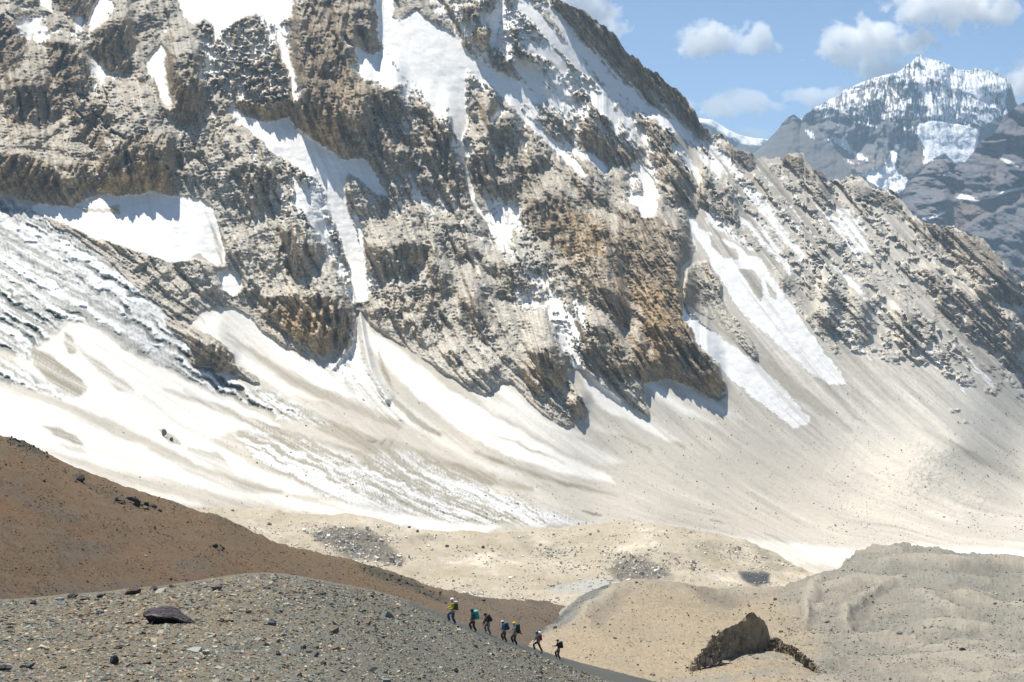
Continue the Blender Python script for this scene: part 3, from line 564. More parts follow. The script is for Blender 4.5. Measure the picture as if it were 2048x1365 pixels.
    # a few mounds and hollows on the lower right scree
    for (mx, my, rx, ry, a) in [(1830,950,60,45,14),(1960,1010,70,40,12),(1700,960,40,30,5),(1880,900,60,25,6)]:
        h = h + a * np.exp(-((X - mx) / rx) ** 2 - ((Y - my) / ry) ** 2) * (1 + .35 * fbm(X / 15, Y / 12, 4, 97, .7))
    rd = newmap(0); stroke(rd, [(719,624,2),(728,680,3),(742,740,4),(775,800,3)], 1, 9); stroke(rd, [(719,624,2),(690,705,3),(668,735,2)], .6, 7, 'max'); stroke(rd, [(1160,730,2),(1190,760,3),(1240,800,2)], .6, 7, 'max')
    h = h + samp(rd, X, Y) * 20
    h = h + .5 * fbm(X / 5, Y / 4, 3, 99, .7) * sstep(900, 1000, Y)
    # bedrock strip inside the glacier, block by the ice etc. stand proud through rock map already
    D = D0 - h
    Pn = P3(X, Y, D); n = L.normals(Pn)
    nzv = np.abs(n[..., 2])
    # ---- mineral colours
    g1 = fbm(u / 30, v / 30, 5, 101, .6); g2 = fbm(X / 7, Y / 7, 4, 105, .7); vs = fbm(u / 4.0, v / 45, 4, 107, .6)
    c = np.empty(X.shape + (3,), np.float32); c[:] = (.255, .195, .13)
    c = mixc(c, (.40, .25, .095), np.clip(oc * 1.15 + vs * .9 + g1 * .7 - .22, 0, 1))
    c = mixc(c, (.09, .08, .07), np.clip(vs * (1.3 + .8 * steep) - g1 * .6 - .22, 0, .8))
    c = mixc(c, (.27, .235, .185), np.clip(.3 + g1 * 1.2 - oc * .6, 0, .6))
    c = c * (.85 + .45 * id2[..., None] * id1[..., None] + .2 * id3[..., None])
    c = mixc(c, (.15, .14, .13), np.clip(sstep(1480, 1700, X + (560 - Y) * .5) * (.45 + g1 * .8), 0, .6))
    c = mixc(c, (.12, .095, .07), sstep(55, 12, Y - L.yc[None]) * sstep(1400, 1480, X) * .6)
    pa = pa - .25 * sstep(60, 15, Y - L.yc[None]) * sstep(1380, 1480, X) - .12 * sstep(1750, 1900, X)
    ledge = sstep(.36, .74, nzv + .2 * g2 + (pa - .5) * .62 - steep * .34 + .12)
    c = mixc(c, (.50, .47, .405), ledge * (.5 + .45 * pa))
    c = c * np.clip(1 + .15 * stf + .08 * stc, .45, 1.5)[..., None]
    c = mixc(c, (.06, .055, .05), sstep(1.3, 2.0, -stf + .5 * g2) * .6 * (.3 + .7 * steep))
    # talus and dusty snow
    t = np.empty_like(c); t[:] = (.45, .425, .375)
    t = mixc(t, (.52, .465, .385), np.clip(wa + g1 * .3, 0, 1))
    big = sstep(-.2, .3, fbm(X / 160, Y / 90, 3, 113))
    t = t * (1 + (.02 + .05 * big) * stc + (.02 + .05 * big) * stf + .07 * g2 + .06 * g1)[..., None]
    upr = right * sstep(900, 700, Y)
    t = t * (1 + upr * (.10 * stc + .08 * stf + .12 * g2 - .06))[..., None]
    t = mixc(t, (.27, .24, .19), sstep(1.5, 2.6, -stf + .6 * g2) * .55)
    t = t * (1 + .12 * sstep(1050, 1500, X) * sstep(1000, 860, Y) - .05 * sstep(900, 1050, Y))[..., None]
    wh = wh * (1 - .30 * sstep(.4, 1.7, samp(ST_R, X + wx, Y) + .5 * stc + g2))
    t = t * (1 - .10 * sstep(1010, 930, Y) * sstep(500, 800, X) * sstep(1750, 1500, X))[..., None]
    t = mixc(t, (.74, .715, .66), np.clip(wh * 1.05 + wh * (.10 * stc + .1 * stf), 0, 1))
    di2 = np.clip(di * (1 + .35 * stc + .3 * stf), 0, 1)
    t = mixc(t, (.235, .205, .15), di2 * .9)
    # ice
    fl = fbm((X - Y * .25) / 3.4, Y / 34, 3, 111, .6) * (1 + sstep(-.1, .3, g1))
    ci = np.empty_like(c); ci[:] = (.54, .54, .52)
    k = sstep(-.5, 1.0, -crev + .7 * stf + .6 * fl)
    ci = mixc(ci, (.27, .26, .23), k * .9)
    ci = mixc(ci, (.72, .72, .71), sstep(.3, 1.5, crev - .4 * stf))
    ci = mixc(ci, (.10, .12, .115), sstep(.75, 1.35, -crev - .3 * stf + .5 * fl) * .85)
    t = mixc(t, ci, np.clip(ic * 1.1, 0, 1)) if False else t + (ci - t) * np.clip(ic * 1.1, 0, 1)[..., None] * (1 - di2 * .8)[..., None]
    c2 = np.empty_like(c); c2[:] = (.60, .60, .585)
    c2 = mixc(c2, (.30, .275, .22), sstep(-.6, .7, -crev * .8 + .7 * stf + .2 * g1))
    t = t + (c2 - t) * (ic2 * .95 * (1 - di2 * .6))[..., None]
    c3 = np.empty_like(c); c3[:] = (.60, .59, .55); c3 = mixc(c3, (.40, .39, .35), sstep(-.3, 1.3, stf * .7 + stc))
    t = t + (c3 - t) * (cn * .9 * (1 - di2 * .7))[..., None]
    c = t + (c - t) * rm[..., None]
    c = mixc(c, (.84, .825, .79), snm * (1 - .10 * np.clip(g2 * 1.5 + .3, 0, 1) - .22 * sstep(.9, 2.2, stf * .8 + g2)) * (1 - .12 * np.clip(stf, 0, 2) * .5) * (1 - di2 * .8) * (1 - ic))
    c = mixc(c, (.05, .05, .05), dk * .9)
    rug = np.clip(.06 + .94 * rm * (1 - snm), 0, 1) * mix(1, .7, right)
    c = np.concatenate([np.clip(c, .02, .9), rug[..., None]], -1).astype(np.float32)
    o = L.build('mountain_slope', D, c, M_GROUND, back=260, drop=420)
    return L
LM = build_mountain()
# ================================================================== distant peaks
M_FAR = ground_mat('far_mineral', grain=30.0, amp=.15, bump=.10)
def far_layer(name, crest, low, x0, x1, dx, nr, Dc, Dl, paint, rel, back, drop, jag):
    L = Layer(crest, low, x0, x1, dx, nr, jag=jag)
    X, Y = L.X, L.Y; t = ((L.yl[None] - Y) / (L.yl - L.ysm)[None])
    D0 = 1 / mix(1 / Dl, 1 / Dc, t) * np.ones_like(X)
    k = D0 / F
    u = (X - 1024) * k; v = (600 - Y) * k
    h, aux = rel(X, Y, u, v)
    D = D0 - h
    L.P = P3(X, Y, D); n = L.normals(L.P)
    L.build(name, D, np.clip(paint(X, Y, u, v, aux, n), .01, .9), M_FAR, back=back, drop=drop)
    return L
def mk(pl, base=0.0, soft=5):
    m = newmap(base)
    for p, v in pl: poly(m, p, v, soft, 'max')
    return m
# --- snow-topped shoulder, farthest
far_layer('distant_snow_ridge', [(1340,228),(1396,236),(1408,238),(1424,240),(1440,250),(1460,262),(1480,271),(1510,277),(1540,280),(1600,290)], [(1340,420),(1600,420)],
  1340, 1600, 2.5, 60, 9500, 9000,
  lambda X, Y, u, v, a, n: mixc(np.full(X.shape + (3,), .13, np.float32), (.85, .85, .85), sstep(9, 5, a + 5 * fbm(X / 14, Y / 9, 4, 205))),
  lambda X, Y, u, v: (90 * ridged(u / 260, v / 400, 4, 201), Y - np.interp(X, [1396,1424,1460,1480,1510,1540], [236,240,262,271,277,280]) - np.interp(X, [1396,1440,1500,1530], [1,7,9,3])), 300, 200, (2, 20))
# --- grey peak with hanging snow
PK = [(1480,330),(1515,300),(1533,284),(1553,263),(1565,246),(1574,236),(1580,233),(1587,229),(1593,233),(1601,239),(1612,228),(1621,222),(1628,215),(1635,212),(1642,210),(1649,205),(1662,198),(1673,195),(1684,184),(1693,178),(1700,176),(1710,171),(1731,162),
 (1745,157),(1758,154),(1772,149),(1789,147),(1803,140),(1812,131),(1820,126),(1831,117),(1839,108),(1848,116),(1861,118),(1878,122),(1895,128),(1908,136),(1919,140),(1932,141),(1946,140),(1952,136),(1962,138),(1991,145),(2005,151),(2014,157),(2020,166),(2025,178),(2032,205),(2060,222),(2120,235),(2200,250)]
PSN = mk([([(1836,112),(1862,118),(1895,128),(1919,142),(1925,165),(1935,180),(1900,175),(1870,165),(1845,150)], .78), ([(1919,140),(1950,150),(1965,170),(1970,195),(1955,200),(1940,180),(1928,160)], .97), ([(1950,134),(2014,156),(2022,175),(1990,180),(1965,160)], .62),
 ([(1828,128),(1845,140),(1852,175),(1870,210),(1880,240),(1868,235),(1852,210),(1838,180),(1828,150)], .85), ([(1835,250),(1865,240),(1900,245),(1930,250),(1960,258),(1955,290),(1950,310),(1930,330),(1908,330),(1890,312),(1865,322),(1845,330),(1848,300),(1835,275)], 1.0),
 ([(1870,170),(1890,200),(1900,240),(1885,235),(1875,205)], .6), ([(1880,150),(1925,180),(1960,200),(1930,250),(1900,240)], .5), ([(1718,350),(1745,340),(1765,333),(1775,318),(1783,300),(1790,298),(1792,330),(1800,350),(1815,357),(1812,372),(1800,393),(1778,384),(1762,378),(1740,365)], 1.0),
 ([(1650,282),(1665,270),(1690,278),(1710,300),(1735,315),(1740,325),(1720,322),(1695,305),(1675,290)], .72), ([(1790,290),(1800,288),(1792,318),(1786,310)], .85), ([(1690,180),(1712,172),(1718,200),(1722,225),(1705,200),(1695,195)], .7), ([(1720,165),(1760,154),(1790,150),(1785,158),(1740,168)], .6), ([(1650,205),(1700,178),(1800,142),(1840,114),(1960,140),(2010,160),(2015,220),(1960,250),(1900,240),(1800,240),(1720,250),(1680,230)], .40), ([(1840,112),(1960,140),(2012,158),(2016,230),(1960,252),(1900,246),(1855,235),(1835,170)], .62),
 ([(1630,215),(1645,208),(1665,245),(1690,260),(1670,250),(1645,230)], .62), ([(1635,215),(1700,178),(1760,156),(1800,142),(1836,114),(1840,130),(1800,155),(1750,170),(1700,195),(1650,222)], .52), ([(1730,225),(1745,250),(1770,262),(1740,258),(1725,235)], .6), ([(1800,205),(1815,210),(1805,235),(1785,245)], .6),
 ([(1800,255),(1830,250),(1845,270),(1800,275)], .4), ([(1610,260),(1625,265),(1630,280),(1618,275)], .7), ([(1700,200),(1760,180),(1800,215),(1790,250),(1740,240)], .22),([(1690,320),(1720,328),(1700,330)],.7),([(1590,232),(1620,226),(1625,238),(1600,242)],.5)], 0, 4)
PSM = mk([([(1500,320),(1533,290),(1560,262),(1580,240),(1600,245),(1625,250),(1640,280),(1665,290),(1690,320),(1720,365),(1740,400),(1500,400)], 1)], 0, 8)
def rel_peak(X, Y, u, v):
    sm = samp(PSM, X + 6 * fbm(X / 30, Y / 30, 4, 215), Y)
    uu = u - .35 * v * sstep(1850, 1700, X) + .15 * v * sstep(1850, 1950, X)
    w = 60 * fbm(uu / 300, v / 300, 4, 211)
    a, i = flakes((uu + w) / 210, (v + w) / 210, 21, 1.0, 1.8, 1.2, 2.0, .4)
    b, i2 = flakes((uu + w) / 85, (v + w) / 85, 22, 1.0, 1.8, 1.3, 1.8, .5)
    fl = ridged((uu + w * .5) / 60, v / 420, 3, 217)
    c, _ = flakes(uu / 36, v / 36, 23, 1, 1.8, 1.3, 1.4, .6)
    sn = samp(PSN, X, Y)
    h = (105 * a + 42 * b + 20 * c + 14 * fbm(X / 4, Y / 5, 3, 218, .8) + 60 * fl * sstep(330, 200, Y)) * (1 - .65 * sm) * (1 - .5 * sstep(.7, .95, sn))
    h = h * (1 - .55 * sstep(1815, 1850, X) * sstep(350, 300, Y)) + 14 * ridged(uu / 26, v / 300, 2, 219) * sstep(1800, 1850, X) * sstep(300, 230, Y)
    h = h + 620 * sstep(1640, 1845, X) * np.exp(-((X - 1850) / 170.0) ** 2) * .3            # main spur comes forward under the summit
    return h, (sm, fl, i)
def col_peak(X, Y, u, v, aux, n):
    sm, fl, i = aux
    nb = fbm((X + (Y - 200) * .12) / 3.2, Y / 30, 4, 221, .7) * 1.15 + .35 * fbm(X / 12, Y / 12, 4, 222, .7); sn = samp(PSN, X + 5 * fbm(X / 14, Y / 14, 4, 223), Y + 5 * fbm(X / 14, Y / 14, 4, 224))
    c = np.empty(X.shape + (3,), np.float32); c[:] = (.135, .135, .14)
    c = mixc(c, (.20, .165, .145), sstep(-.1, .4, fbm(u / 160, v / 120, 4, 225) + sstep(330, 240, Y) * -.3 + .1))
    c = c * (.8 + .4 * i[..., None])
    c = mixc(c, (.13, .125, .12), sm * .9)
    s = sstep(.42, .62, sn + .9 * nb * np.clip(1.25 - np.abs(sn - .5) * 2.2, 0, 1) + .14 * (np.abs(n[..., 2]) - .5)) * sstep(.01, .1, sn)
    crest = sstep(12, 2, Y - np.interp(X, [p[0] for p in PK], [p[1] for p in PK]) + 9 * nb) * sstep(1600, 1660, X)
    s = np.maximum(s, crest * sstep(-.1, .15, nb + .12) * .9)
    return mixc(c, (.84, .85, .86), s)
far_layer('distant_grey_peak', PK, [(1460,470),(1700,470),(1800,500),(2200,520)], 1470, 2200, 1.7, 220, 7600, 6700, col_peak, rel_peak, 900, 700, (2.5, 12))
# --- purple-brown spur in front of the peak, right edge
CR = [(1760,470),(1785,430),(1800,410),(1806,390),(1820,362),(1837,349),(1850,335),(1874,318),(1888,314),(1908,328),(1929,328),(1953,297),(1960,284),(1980,272),(1994,260),(2008,232),(2025,219),(2048,205),(2120,170),(2220,120)]
CSN = mk([([(1998,316),(2010,318),(2035,330),(2036,334),(2015,328)], 1), ([(1910,395),(1925,388),(1960,398),(1990,390),(2020,378),(2050,374),(2050,378),(2020,384),(1985,397),(1950,402),(1920,398)], 1), ([(1845,438),(1870,430),(1890,422),(1888,428),(1866,438),(1848,441)], 1), ([(1885,350),(1900,346),(1895,354)], 1)], 0, 1.5)
CRD = mk([([(1905,405),(1960,402),(2020,388),(2080,375),(2080,400),(2020,410),(1960,440),(1920,460),(1880,455),(1895,425)], 1), ([(1840,440),(1905,405),(1880,455),(1830,450)], .6)], 0, 6)
CGR = mk([([(2090,390),(2030,405),(1970,430),(1920,462),(1950,480),(2000,530),(2100,600)], 1)], 0, 6)
def rel_spur(X, Y, u, v):
    sm = np.clip(samp(CRD, X, Y) + samp(CGR, X, Y), 0, 1)
    w = 40 * fbm(u / 200, v / 200, 4, 231)
    a, i = flakes((u + .3 * v + w) / 150, (v + w) / 150, 31, 1., 1.9, 1.2, 1.3, .6); b, i2 = flakes((u + w) / 55, (v + w) / 55, 32, 1, 1.9, 1.4, 1.2, .8); c, _ = flakes(u / 24, v / 24, 33, 1, 1.8, 1.4, 1, .9)
    return (95 * a + 34 * b + 11 * c) * (1 - .6 * sm) + 30 * samp(CGR, X, Y) + 40 * fbm(u / 130 + v / 200, v / 90, 5, 233, .65), (sm, i)
def col_spur(X, Y, u, v, aux, n):
    sm, i = aux; g = fbm(u / 90, v / 90, 4, 235)
    c = np.empty(X.shape + (3,), np.float32); c[:] = (.105, .105, .12)  # blue tint of distance haze put into the rock colour
    c = mixc(c, (.15, .135, .135), sstep(-.1, .45, g + .1)); c = c * (.8 + .4 * i[..., None])
    c = mixc(c, (.17, .16, .165), sstep(.6, .95, np.abs(n[..., 2])) * .6)
    c = mixc(c, (.18, .145, .135), samp(CRD, X + 8 * g, Y + 8 * g)); c = mixc(c, (.15, .148, .155), samp(CGR, X + 8 * g, Y))
    wob = 3 * fbm(X / 12, Y / 12, 4, 237)
    return mixc(c, (.85, .84, .82), samp(CSN, X + wob, Y + wob))
far_layer('distant_brown_spur', CR, [(1760,520),(1820,520),(1900,560),(2000,640),(2220,720)], 1780, 2220, 1.7, 200, 5400, 4750, col_spur, rel_spur, 700, 500, (3, 14))
# ================================================================== moraines and near slopes
M_NEAR = ground_mat('debris_mineral', grain=2.2, amp=.16, bump=.10, fine=.3)
M_BROWN = ground_mat('brown_scree_mineral', grain=.55, amp=.24, bump=.10, fine=.35)
M_GRAVEL = ground_mat('gravel_mineral', grain=.22, amp=.30, bump=.25, fine=.35)
rng = np.random.RandomState(11)

# ---- cream moraine ridge in the middle of the valley
EC = [(150,985),(300,1000),(380,1006),(430,1012),(480,1018),(540,1020),(600,1028),(660,1030),(700,1031),(760,1038),(800,1050),(860,1062),(910,1068),(960,1068),(1010,1066),(1060,1060),(1110,1056),(1160,1050),(1200,1046),(1240,1040),(1280,1048),
      (1330,1050),(1380,1056),(1430,1064),(1470,1076),(1510,1090),(1550,1108),(1590,1130),(1620,1147),(1660,1152),(1740,1160),(1850,1165)]
ED = tps([(300,1000,820),(620,1030,820),(800,1050,830),(1000,1064,850),(1240,1040,870),(1430,1064,860),(1600,1140,780),(600,1150,700),(800,1150,690),(1000,1130,740),(1200,1140,730),(1300,1100,760),(1270,1165,690),
          (1450,1140,740),(1500,1190,650),(900,1200,640),(1200,1230,610),(1200,1350,480),(600,1250,560),(1700,1250,560),(1850,1170,760)], lam=.001)
edark = newmap(0)
for p, v in [([(622,1070),(650,1052),(700,1050),(740,1062),(780,1090),(810,1120),(800,1140),(760,1125),(700,1118),(640,1090)], .95), ([(1215,1148),(1235,1125),(1260,1112),(1290,1118),(1330,1140),(1345,1160),(1300,1168),(1230,1166)], .9),
             ([(1480,1146),(1500,1150),(1538,1152),(1535,1168),(1520,1176),(1495,1165)], 1.3), ([(1020,1075),(1050,1070),(1075,1085),(1060,1105),(1040,1095)], .3), ([(1500,1090),(1530,1105),(1570,1140),(1560,1145),(1520,1120)], .45), ([(1100,1170),(1150,1160),(1230,1165),(1180,1185),(1120,1185)], .35)]:
    poly(edark, p, v, 9, 'max')
def build_moraine():
    L = Layer(EC, [(150,1330),(1850,1330)], 280, 1850, 2.1, 170, jag=(3, 30)); X, Y = L.X, L.Y
    D0 = ED(X, Y); B = P3(X, Y, D0); u, v = B[..., 0], B[..., 1]
    t = np.linspace(0, 1, L.nr)[:, None]
    ed = samp(edark, X + 7 * fbm(X / 22, Y / 16, 4, 301), Y + 5 * fbm(X / 22, Y / 16, 4, 302))
    h = 6 * fbm(u / 45, v / 60, 5, 303, .5) + 3.0 * ridged(u / 26 + v / 90, v / 50, 3, 305) + 1.2 * fbm(u / 7, v / 10, 4, 307, .7) + ed * 2.5 * fbm(u / 3, v / 6, 3, 309)
    for (mx, my, rx, ry, a) in [(1090,1080,70,22,16),(1340,1085,120,30,14),(700,1060,70,30,10),(880,1085,80,14,-10),(1180,1110,40,30,5),(950,1130,200,20,-8),(1500,1150,60,14,-9)]:
        h = h + a * np.exp(-((X - mx) / rx) ** 2 - ((Y - my) / ry) ** 2)
    h = h - 26 * sstep(.93, 1, t) ** 2
    g = fbm(u / 30, v / 40, 5, 311, .6); g2 = fbm(X / 6, Y / 4, 4, 313, .7)
    c = np.empty(X.shape + (3,), np.float32); c[:] = (.37, .325, .25)
    c = mixc(c, (.30, .26, .18), np.clip(g * 1.6 + .1, 0, .8)); c = mixc(c, (.56, .50, .41), sstep(.1, .5, -g) * .7)
    c = c * (1 + .16 * g2)[..., None]
    c = mixc(c, (.115, .10, .085), np.clip(ed * 1.15, 0, 1) * (.85 + .4 * g2).clip(0, 1))
    pl_ = newmap(0); poly(pl_, [(1478,1146),(1500,1150),(1540,1152),(1536,1168),(1518,1177),(1495,1166)], 1, 4); stroke(pl_, [(1518,1176,2),(1480,1183,2),(1440,1186,1)], .8, 2, 'max')
    c = mixc(c, (.055, .06, .065), samp(pl_, X + 3 * g2, Y + 2 * g))
    # stream bed with grey silt
    st = newmap(0); stroke(st, [(1100,1180,6),(1180,1172,14),(1260,1175,10)], 1, 8)
    c = mixc(c, (.34, .34, .32), samp(st, X, Y) * .8)
    h = h * 1.8
    dz = 3.2 * fbm(u / 40, v / 60, 4, 381, .5) + 1.0 * ridged(u / 24, v / 40, 3, 382) + .35 * fbm(u / 5, v / 8, 3, 383)
    L.build('moraine_ridge', D0 - h * .6, c, M_NEAR, back=60, drop=45, dz=dz); return L
LE = build_moraine()

# ---- grey moraine field on the right with the tan mound at its left end
GC = [(900,1345),(960,1320),(1000,1300),(1030,1285),(1060,1268),(1085,1256),(1110,1238),(1135,1216),(1160,1200),(1185,1186),(1215,1174),(1250,1166),(1290,1162),(1350,1164),(1400,1170),(1440,1176),(1490,1180),(1540,1180),(1590,1168),(1640,1152),(1680,1136),(1694,1122),
      (1715,1110),(1745,1102),(1775,1097),(1800,1093),(1812,1092),(1840,1096),(1890,1106),(1940,1112),(2000,1118),(2048,1120),(2170,1126),(2400,1135)]
GD = tps([(1000,1300,330),(1110,1238,400),(1185,1186,440),(1290,1162,470),(1400,1170,490),(1500,1180,560),(1600,1166,680),(1690,1122,780),(1800,1093,850),(1950,1114,820),(2100,1122,810),
          (1100,1300,300),(1300,1250,360),(1200,1340,250),(1450,1240,390),(1500,1300,290),(1650,1200,560),(1650,1300,310),(1800,1180,600),(1800,1300,330),(2048,1200,580),(2048,1330,300),(1300,1400,215),(1600,1400,215),(2100,1420,215),(1750,1240,450),(1400,1330,260),(1000,1400,200)], lam=.001)
gl = {k: newmap(0) for k in ('path', 'tan', 'dark', 'silt', 'peb')}
stroke(gl['path'], [(1225,1166,2),(1200,1180,7),(1175,1198,9),(1150,1222,11),(1125,1243,10),(1095,1258,8),(1060,1272,6),(1020,1286,5)], 1, 4)
stroke(gl['peb'], [(1150,1205,8),(1120,1232,10),(1085,1252,9),(1040,1275,6),(1000,1290,4)], 1, 6)
poly(gl['tan'], [(1100,1260),(1180,1200),(1240,1168),(1350,1160),(1450,1172),(1540,1190),(1600,1230),(1640,1290),(1600,1400),(1000,1400),(1000,1320)], 1, 40)
poly(gl['dark'], [(1180,1205),(1220,1185),(1260,1182),(1240,1210),(1200,1250),(1180,1240)], .55, 14); poly(gl['dark'], [(1380,1170),(1440,1182),(1500,1210),(1460,1218),(1400,1195)], .6, 10)
poly(gl['dark'], [(1700,1250),(1720,1215),(1760,1175),(1790,1165),(1760,1200),(1740,1240),(1715,1262)], .6, 9); poly(gl['dark'], [(1620,1210),(1650,1190),(1640,1240),(1615,1260)], .4, 10)
for p in [[(1683,1120),(1720,1102),(1775,1096),(1760,1104),(1720,1112),(1700,1124)], [(1965,1140),(1985,1136),(2005,1145),(1985,1147)], [(1900,1180),(1930,1185),(1935,1190),(1905,1190)], [(1760,1165),(1800,1165),(1795,1172),(1765,1170)]]: poly(gl['dark'], p, .6, 4)
poly(gl['silt'], [(1694,1125),(1800,1093),(2170,1120),(2170,1400),(1900,1400),(1880,1300),(1800,1200),(1700,1160)], 1, 40)
gl['pal'] = newmap(0)
for q_, v in [([(1700,1262,3),(1686,1238,5),(1700,1214,6),(1736,1192,6),(1768,1168,4),(1800,1160,3)], .8), ([(1640,1150,4),(1620,1190,8),(1612,1240,6)], .6), ([(1560,1178,3),(1500,1186,5),(1440,1182,3)], .5), ([(1830,1190,3),(1880,1210,5),(1920,1240,4)], .6), ([(1760,1130,3),(1850,1120,5),(1960,1128,4)], .5), ([(1700,1290,3),(1760,1275,5),(1830,1282,3)], .5), ([(1100,1262,3),(1180,1212,6),(1230,1180,5)], .5)]:
    stroke(gl['pal'], q_, v, 7, 'max')  # pale bands painted along raised ridges as their lit edges
for q_, v in [([(1716,1258,3),(1706,1238,5),(1722,1216,6),(1756,1196,6),(1790,1174,4)], .8), ([(1655,1165,4),(1640,1200,7),(1632,1240,5)], .6), ([(1840,1182,2),(1895,1196,4),(1935,1222,3)], .7), ([(1900,1150,3),(1960,1148,5),(2040,1160,3)], .6), ([(1780,1148,3),(1840,1142,4),(1900,1150,2)], .5), ([(1560,1205,3),(1600,1215,6),(1620,1250,4)], .4), ([(1850,1300,4),(1900,1280,6),(1980,1290,4)], .4)]:
    stroke(gl['dark'], q_, v, 7, 'max')  # dark bands painted along sunken ground as the ridges' shaded sides
blob(gl['silt'], 1850, 1290, 200, 60, .9); poly(gl['silt'], [(1430,1300),(1500,1292),(1590,1300),(1600,1330),(1480,1318),(1380,1330)], 1.2, 8); stroke(gl['silt'], [(1250,1365,4),(1450,1355,6),(1620,1330,8),(1700,1350,6)], 1.2, 6)
def build_field():
    L = Layer(GC, [(900,1560),(1300,1600),(2170,1600)], 930, 2400, 1.9, 240, jag=(6, 34)); X, Y = L.X, L.Y
    D0 = GD(X, Y); B = P3(X, Y, D0); u, v = B[..., 0], B[..., 1]; t = np.linspace(0, 1, L.nr)[:, None]
    wb = fbm(X / 60, Y / 30, 4, 321); wX = X + 16 * wb; wY = Y + 8 * fbm(X / 60, Y / 30, 4, 322)
    m = {k: samp(q, wX, wY) for k, q in gl.items()}
    m['path'] = samp(gl['path'], X + 3 * wb, Y + 2 * wb); m['peb'] = samp(gl['peb'], X, Y)
    swirl = samp(ST_C, X * 0 + 200 + X * .6, Y)
    arcs = np.sin(((X - 1890) ** 2 / 9.0 + (Y - 1262) ** 2 * 3.2) ** .5 / 9.0 + 2.4 * fbm(X / 80, Y / 40, 3, 323))
    arcs = arcs * .7
    h = (4.6 * fbm(u / 26, v / 40, 3, 325, .45) + 1.2 * ridged(u / 40 + v / 120, v / 80, 2, 326) * sstep(1500, 1650, X) + 1.3 * arcs * sstep(1600, 1760, X) * sstep(1380, 1250, Y) + .14 * fbm(u / 4, v / 6, 4, 327, .65)) * (1 - .3 * m['tan'])
    for (mx, my, rx, ry, a) in [(1300,1190,110,24,5),(1520,1310,110,22,5),(1800,1110,60,14,7),(1740,1190,26,30,-4),(1700,1240,30,14,4),(1640,1350,80,10,-2),(1900,1160,60,12,3),(1650,1215,24,24,3),(1400,1180,60,9,-3)]:
        h = h + a * np.exp(-((X - mx) / rx) ** 2 - ((Y - my) / ry) ** 2)
    h = h - 3 * sstep(.93, 1, t) ** 2 - 1.2 * m['path']
    h = h * 3.2
    g = fbm(u / 14, v / 22, 5, 329, .6); g2 = fbm(X / 5, Y / 3.5, 4, 331, .75)
    c = np.empty(X.shape + (3,), np.float32); c[:] = (.215, .198, .163)
    c = mixc(c, (.275, .225, .155), m['tan'].clip(0, 1)); c = mixc(c, (.205, .20, .17), np.clip(m['silt'] * (.55 + g * 1.3), 0, .95))
    c = mixc(c, (.26, .215, .165), np.clip(g * 1.3, 0, .6)); c = c * (1 + .40 * g2 + .12 * fbm(X / 14, Y / 7, 3, 333))[..., None]
    c = mixc(c, (.125, .11, .095), m['dark'] * .9); c = mixc(c, (.27, .27, .255), m['peb'] * .5); c = mixc(c, (.085, .09, .09), np.clip(m['path'] * 1.2, 0, 1))
    near = sstep(820, 300, D0)
    dz = (3.6 * fbm(u / 38, v / 60, 4, 385, .5) + 2.6 * ridged((u + v * .4) / 30, v / 46, 3, 386) * sstep(1480, 1650, X) + 1.1 * arcs * sstep(1560, 1760, X) * sstep(1400, 1260, Y)) * (1 - .6 * m['tan']) * (1 - .3 * near) + .4 * fbm(u / 4, v / 7, 4, 387, .6)
    c = mixc(c, (.36, .325, .26), m['pal'] * .8); dz_p = m['pal'] * 1.6 - m['dark'] * 1.4
    dz = dz + dz_p
    c = mixc(c, (.15, .145, .125), np.clip(sstep(.15, -.45, fbm(u / 38, v / 60, 4, 385, .5) + .3 * arcs * sstep(1600, 1760, X)) * .38, 0, 1) * (1 - .6 * m['tan']))  # hollows of the undulation darkened in the colour, like shade
    c = mixc(c, (.33, .295, .235), sstep(.1, .4, fbm(u / 38, v / 60, 4, 385, .5) + .25 * arcs * sstep(1600, 1760, X)) * .45 * (1 - m['tan'].clip(0, 1)))  # swells of the same undulation lightened in the colour, as if lit
    L.build('moraine_field', D0 - h * .35, c, M_NEAR, back=30, drop=20, dz=dz); return L
LG = build_field()

# ---- brown scree hill on the left
HC = [(-400,770),(-200,838),(0,876),(25,882),(50,888),(80,906),(130,930),(220,960),(300,988),(345,1003),(400,1028),(430,1034),(470,1050),(540,1082),(600,1103),(640,1112),(680,1120),(721,1133),(772,1144),(809,1158),(846,1176),(902,1187),(946,1198),(1013,1205),(1060,1204),(1090,1206),(1124,1216),(1160,1232),(1250,1290)]
HD = tps([(0,876,270),(300,988,300),(600,1103,340),(850,1176,380),(1100,1210,430),(1250,1290,380),(0,1230,120),(300,1240,150),(600,1200,215),(800,1260,240),(1000,1300,290),(0,1050,175),(400,1120,210),(-150,845,250),(-150,1230,110),(600,1320,130),(1100,1360,290)], lam=.001)
hdk = newmap(0)
for p, v in [([(10,880),(40,884),(60,893),(95,912),(90,920),(60,905),(30,893)], 1), ([(148,955),(158,948),(172,958),(160,966)], 1), ([(190,975),(250,995),(330,1018),(320,1028),(240,1010)], .5), ([(150,960),(200,975),(260,985),(210,985)], .4), ([(250,997),(280,996),(275,1005)], .9), ([(420,1088),(440,1092),(448,1100),(425,1096)], 1),
             ([(715,1130),(760,1140),(810,1158),(850,1182),(900,1204),(880,1206),(830,1185),(790,1166),(740,1148)], .85), ([(900,1182),(940,1196),(1000,1204),(990,1208),(940,1204)], .4), ([(1055,1203),(1075,1200),(1095,1208),(1075,1210)], .5), ([(400,1030),(440,1035),(500,1062),(480,1064),(430,1044)], .35)]:
    poly(hdk, p, v, 5, 'max')
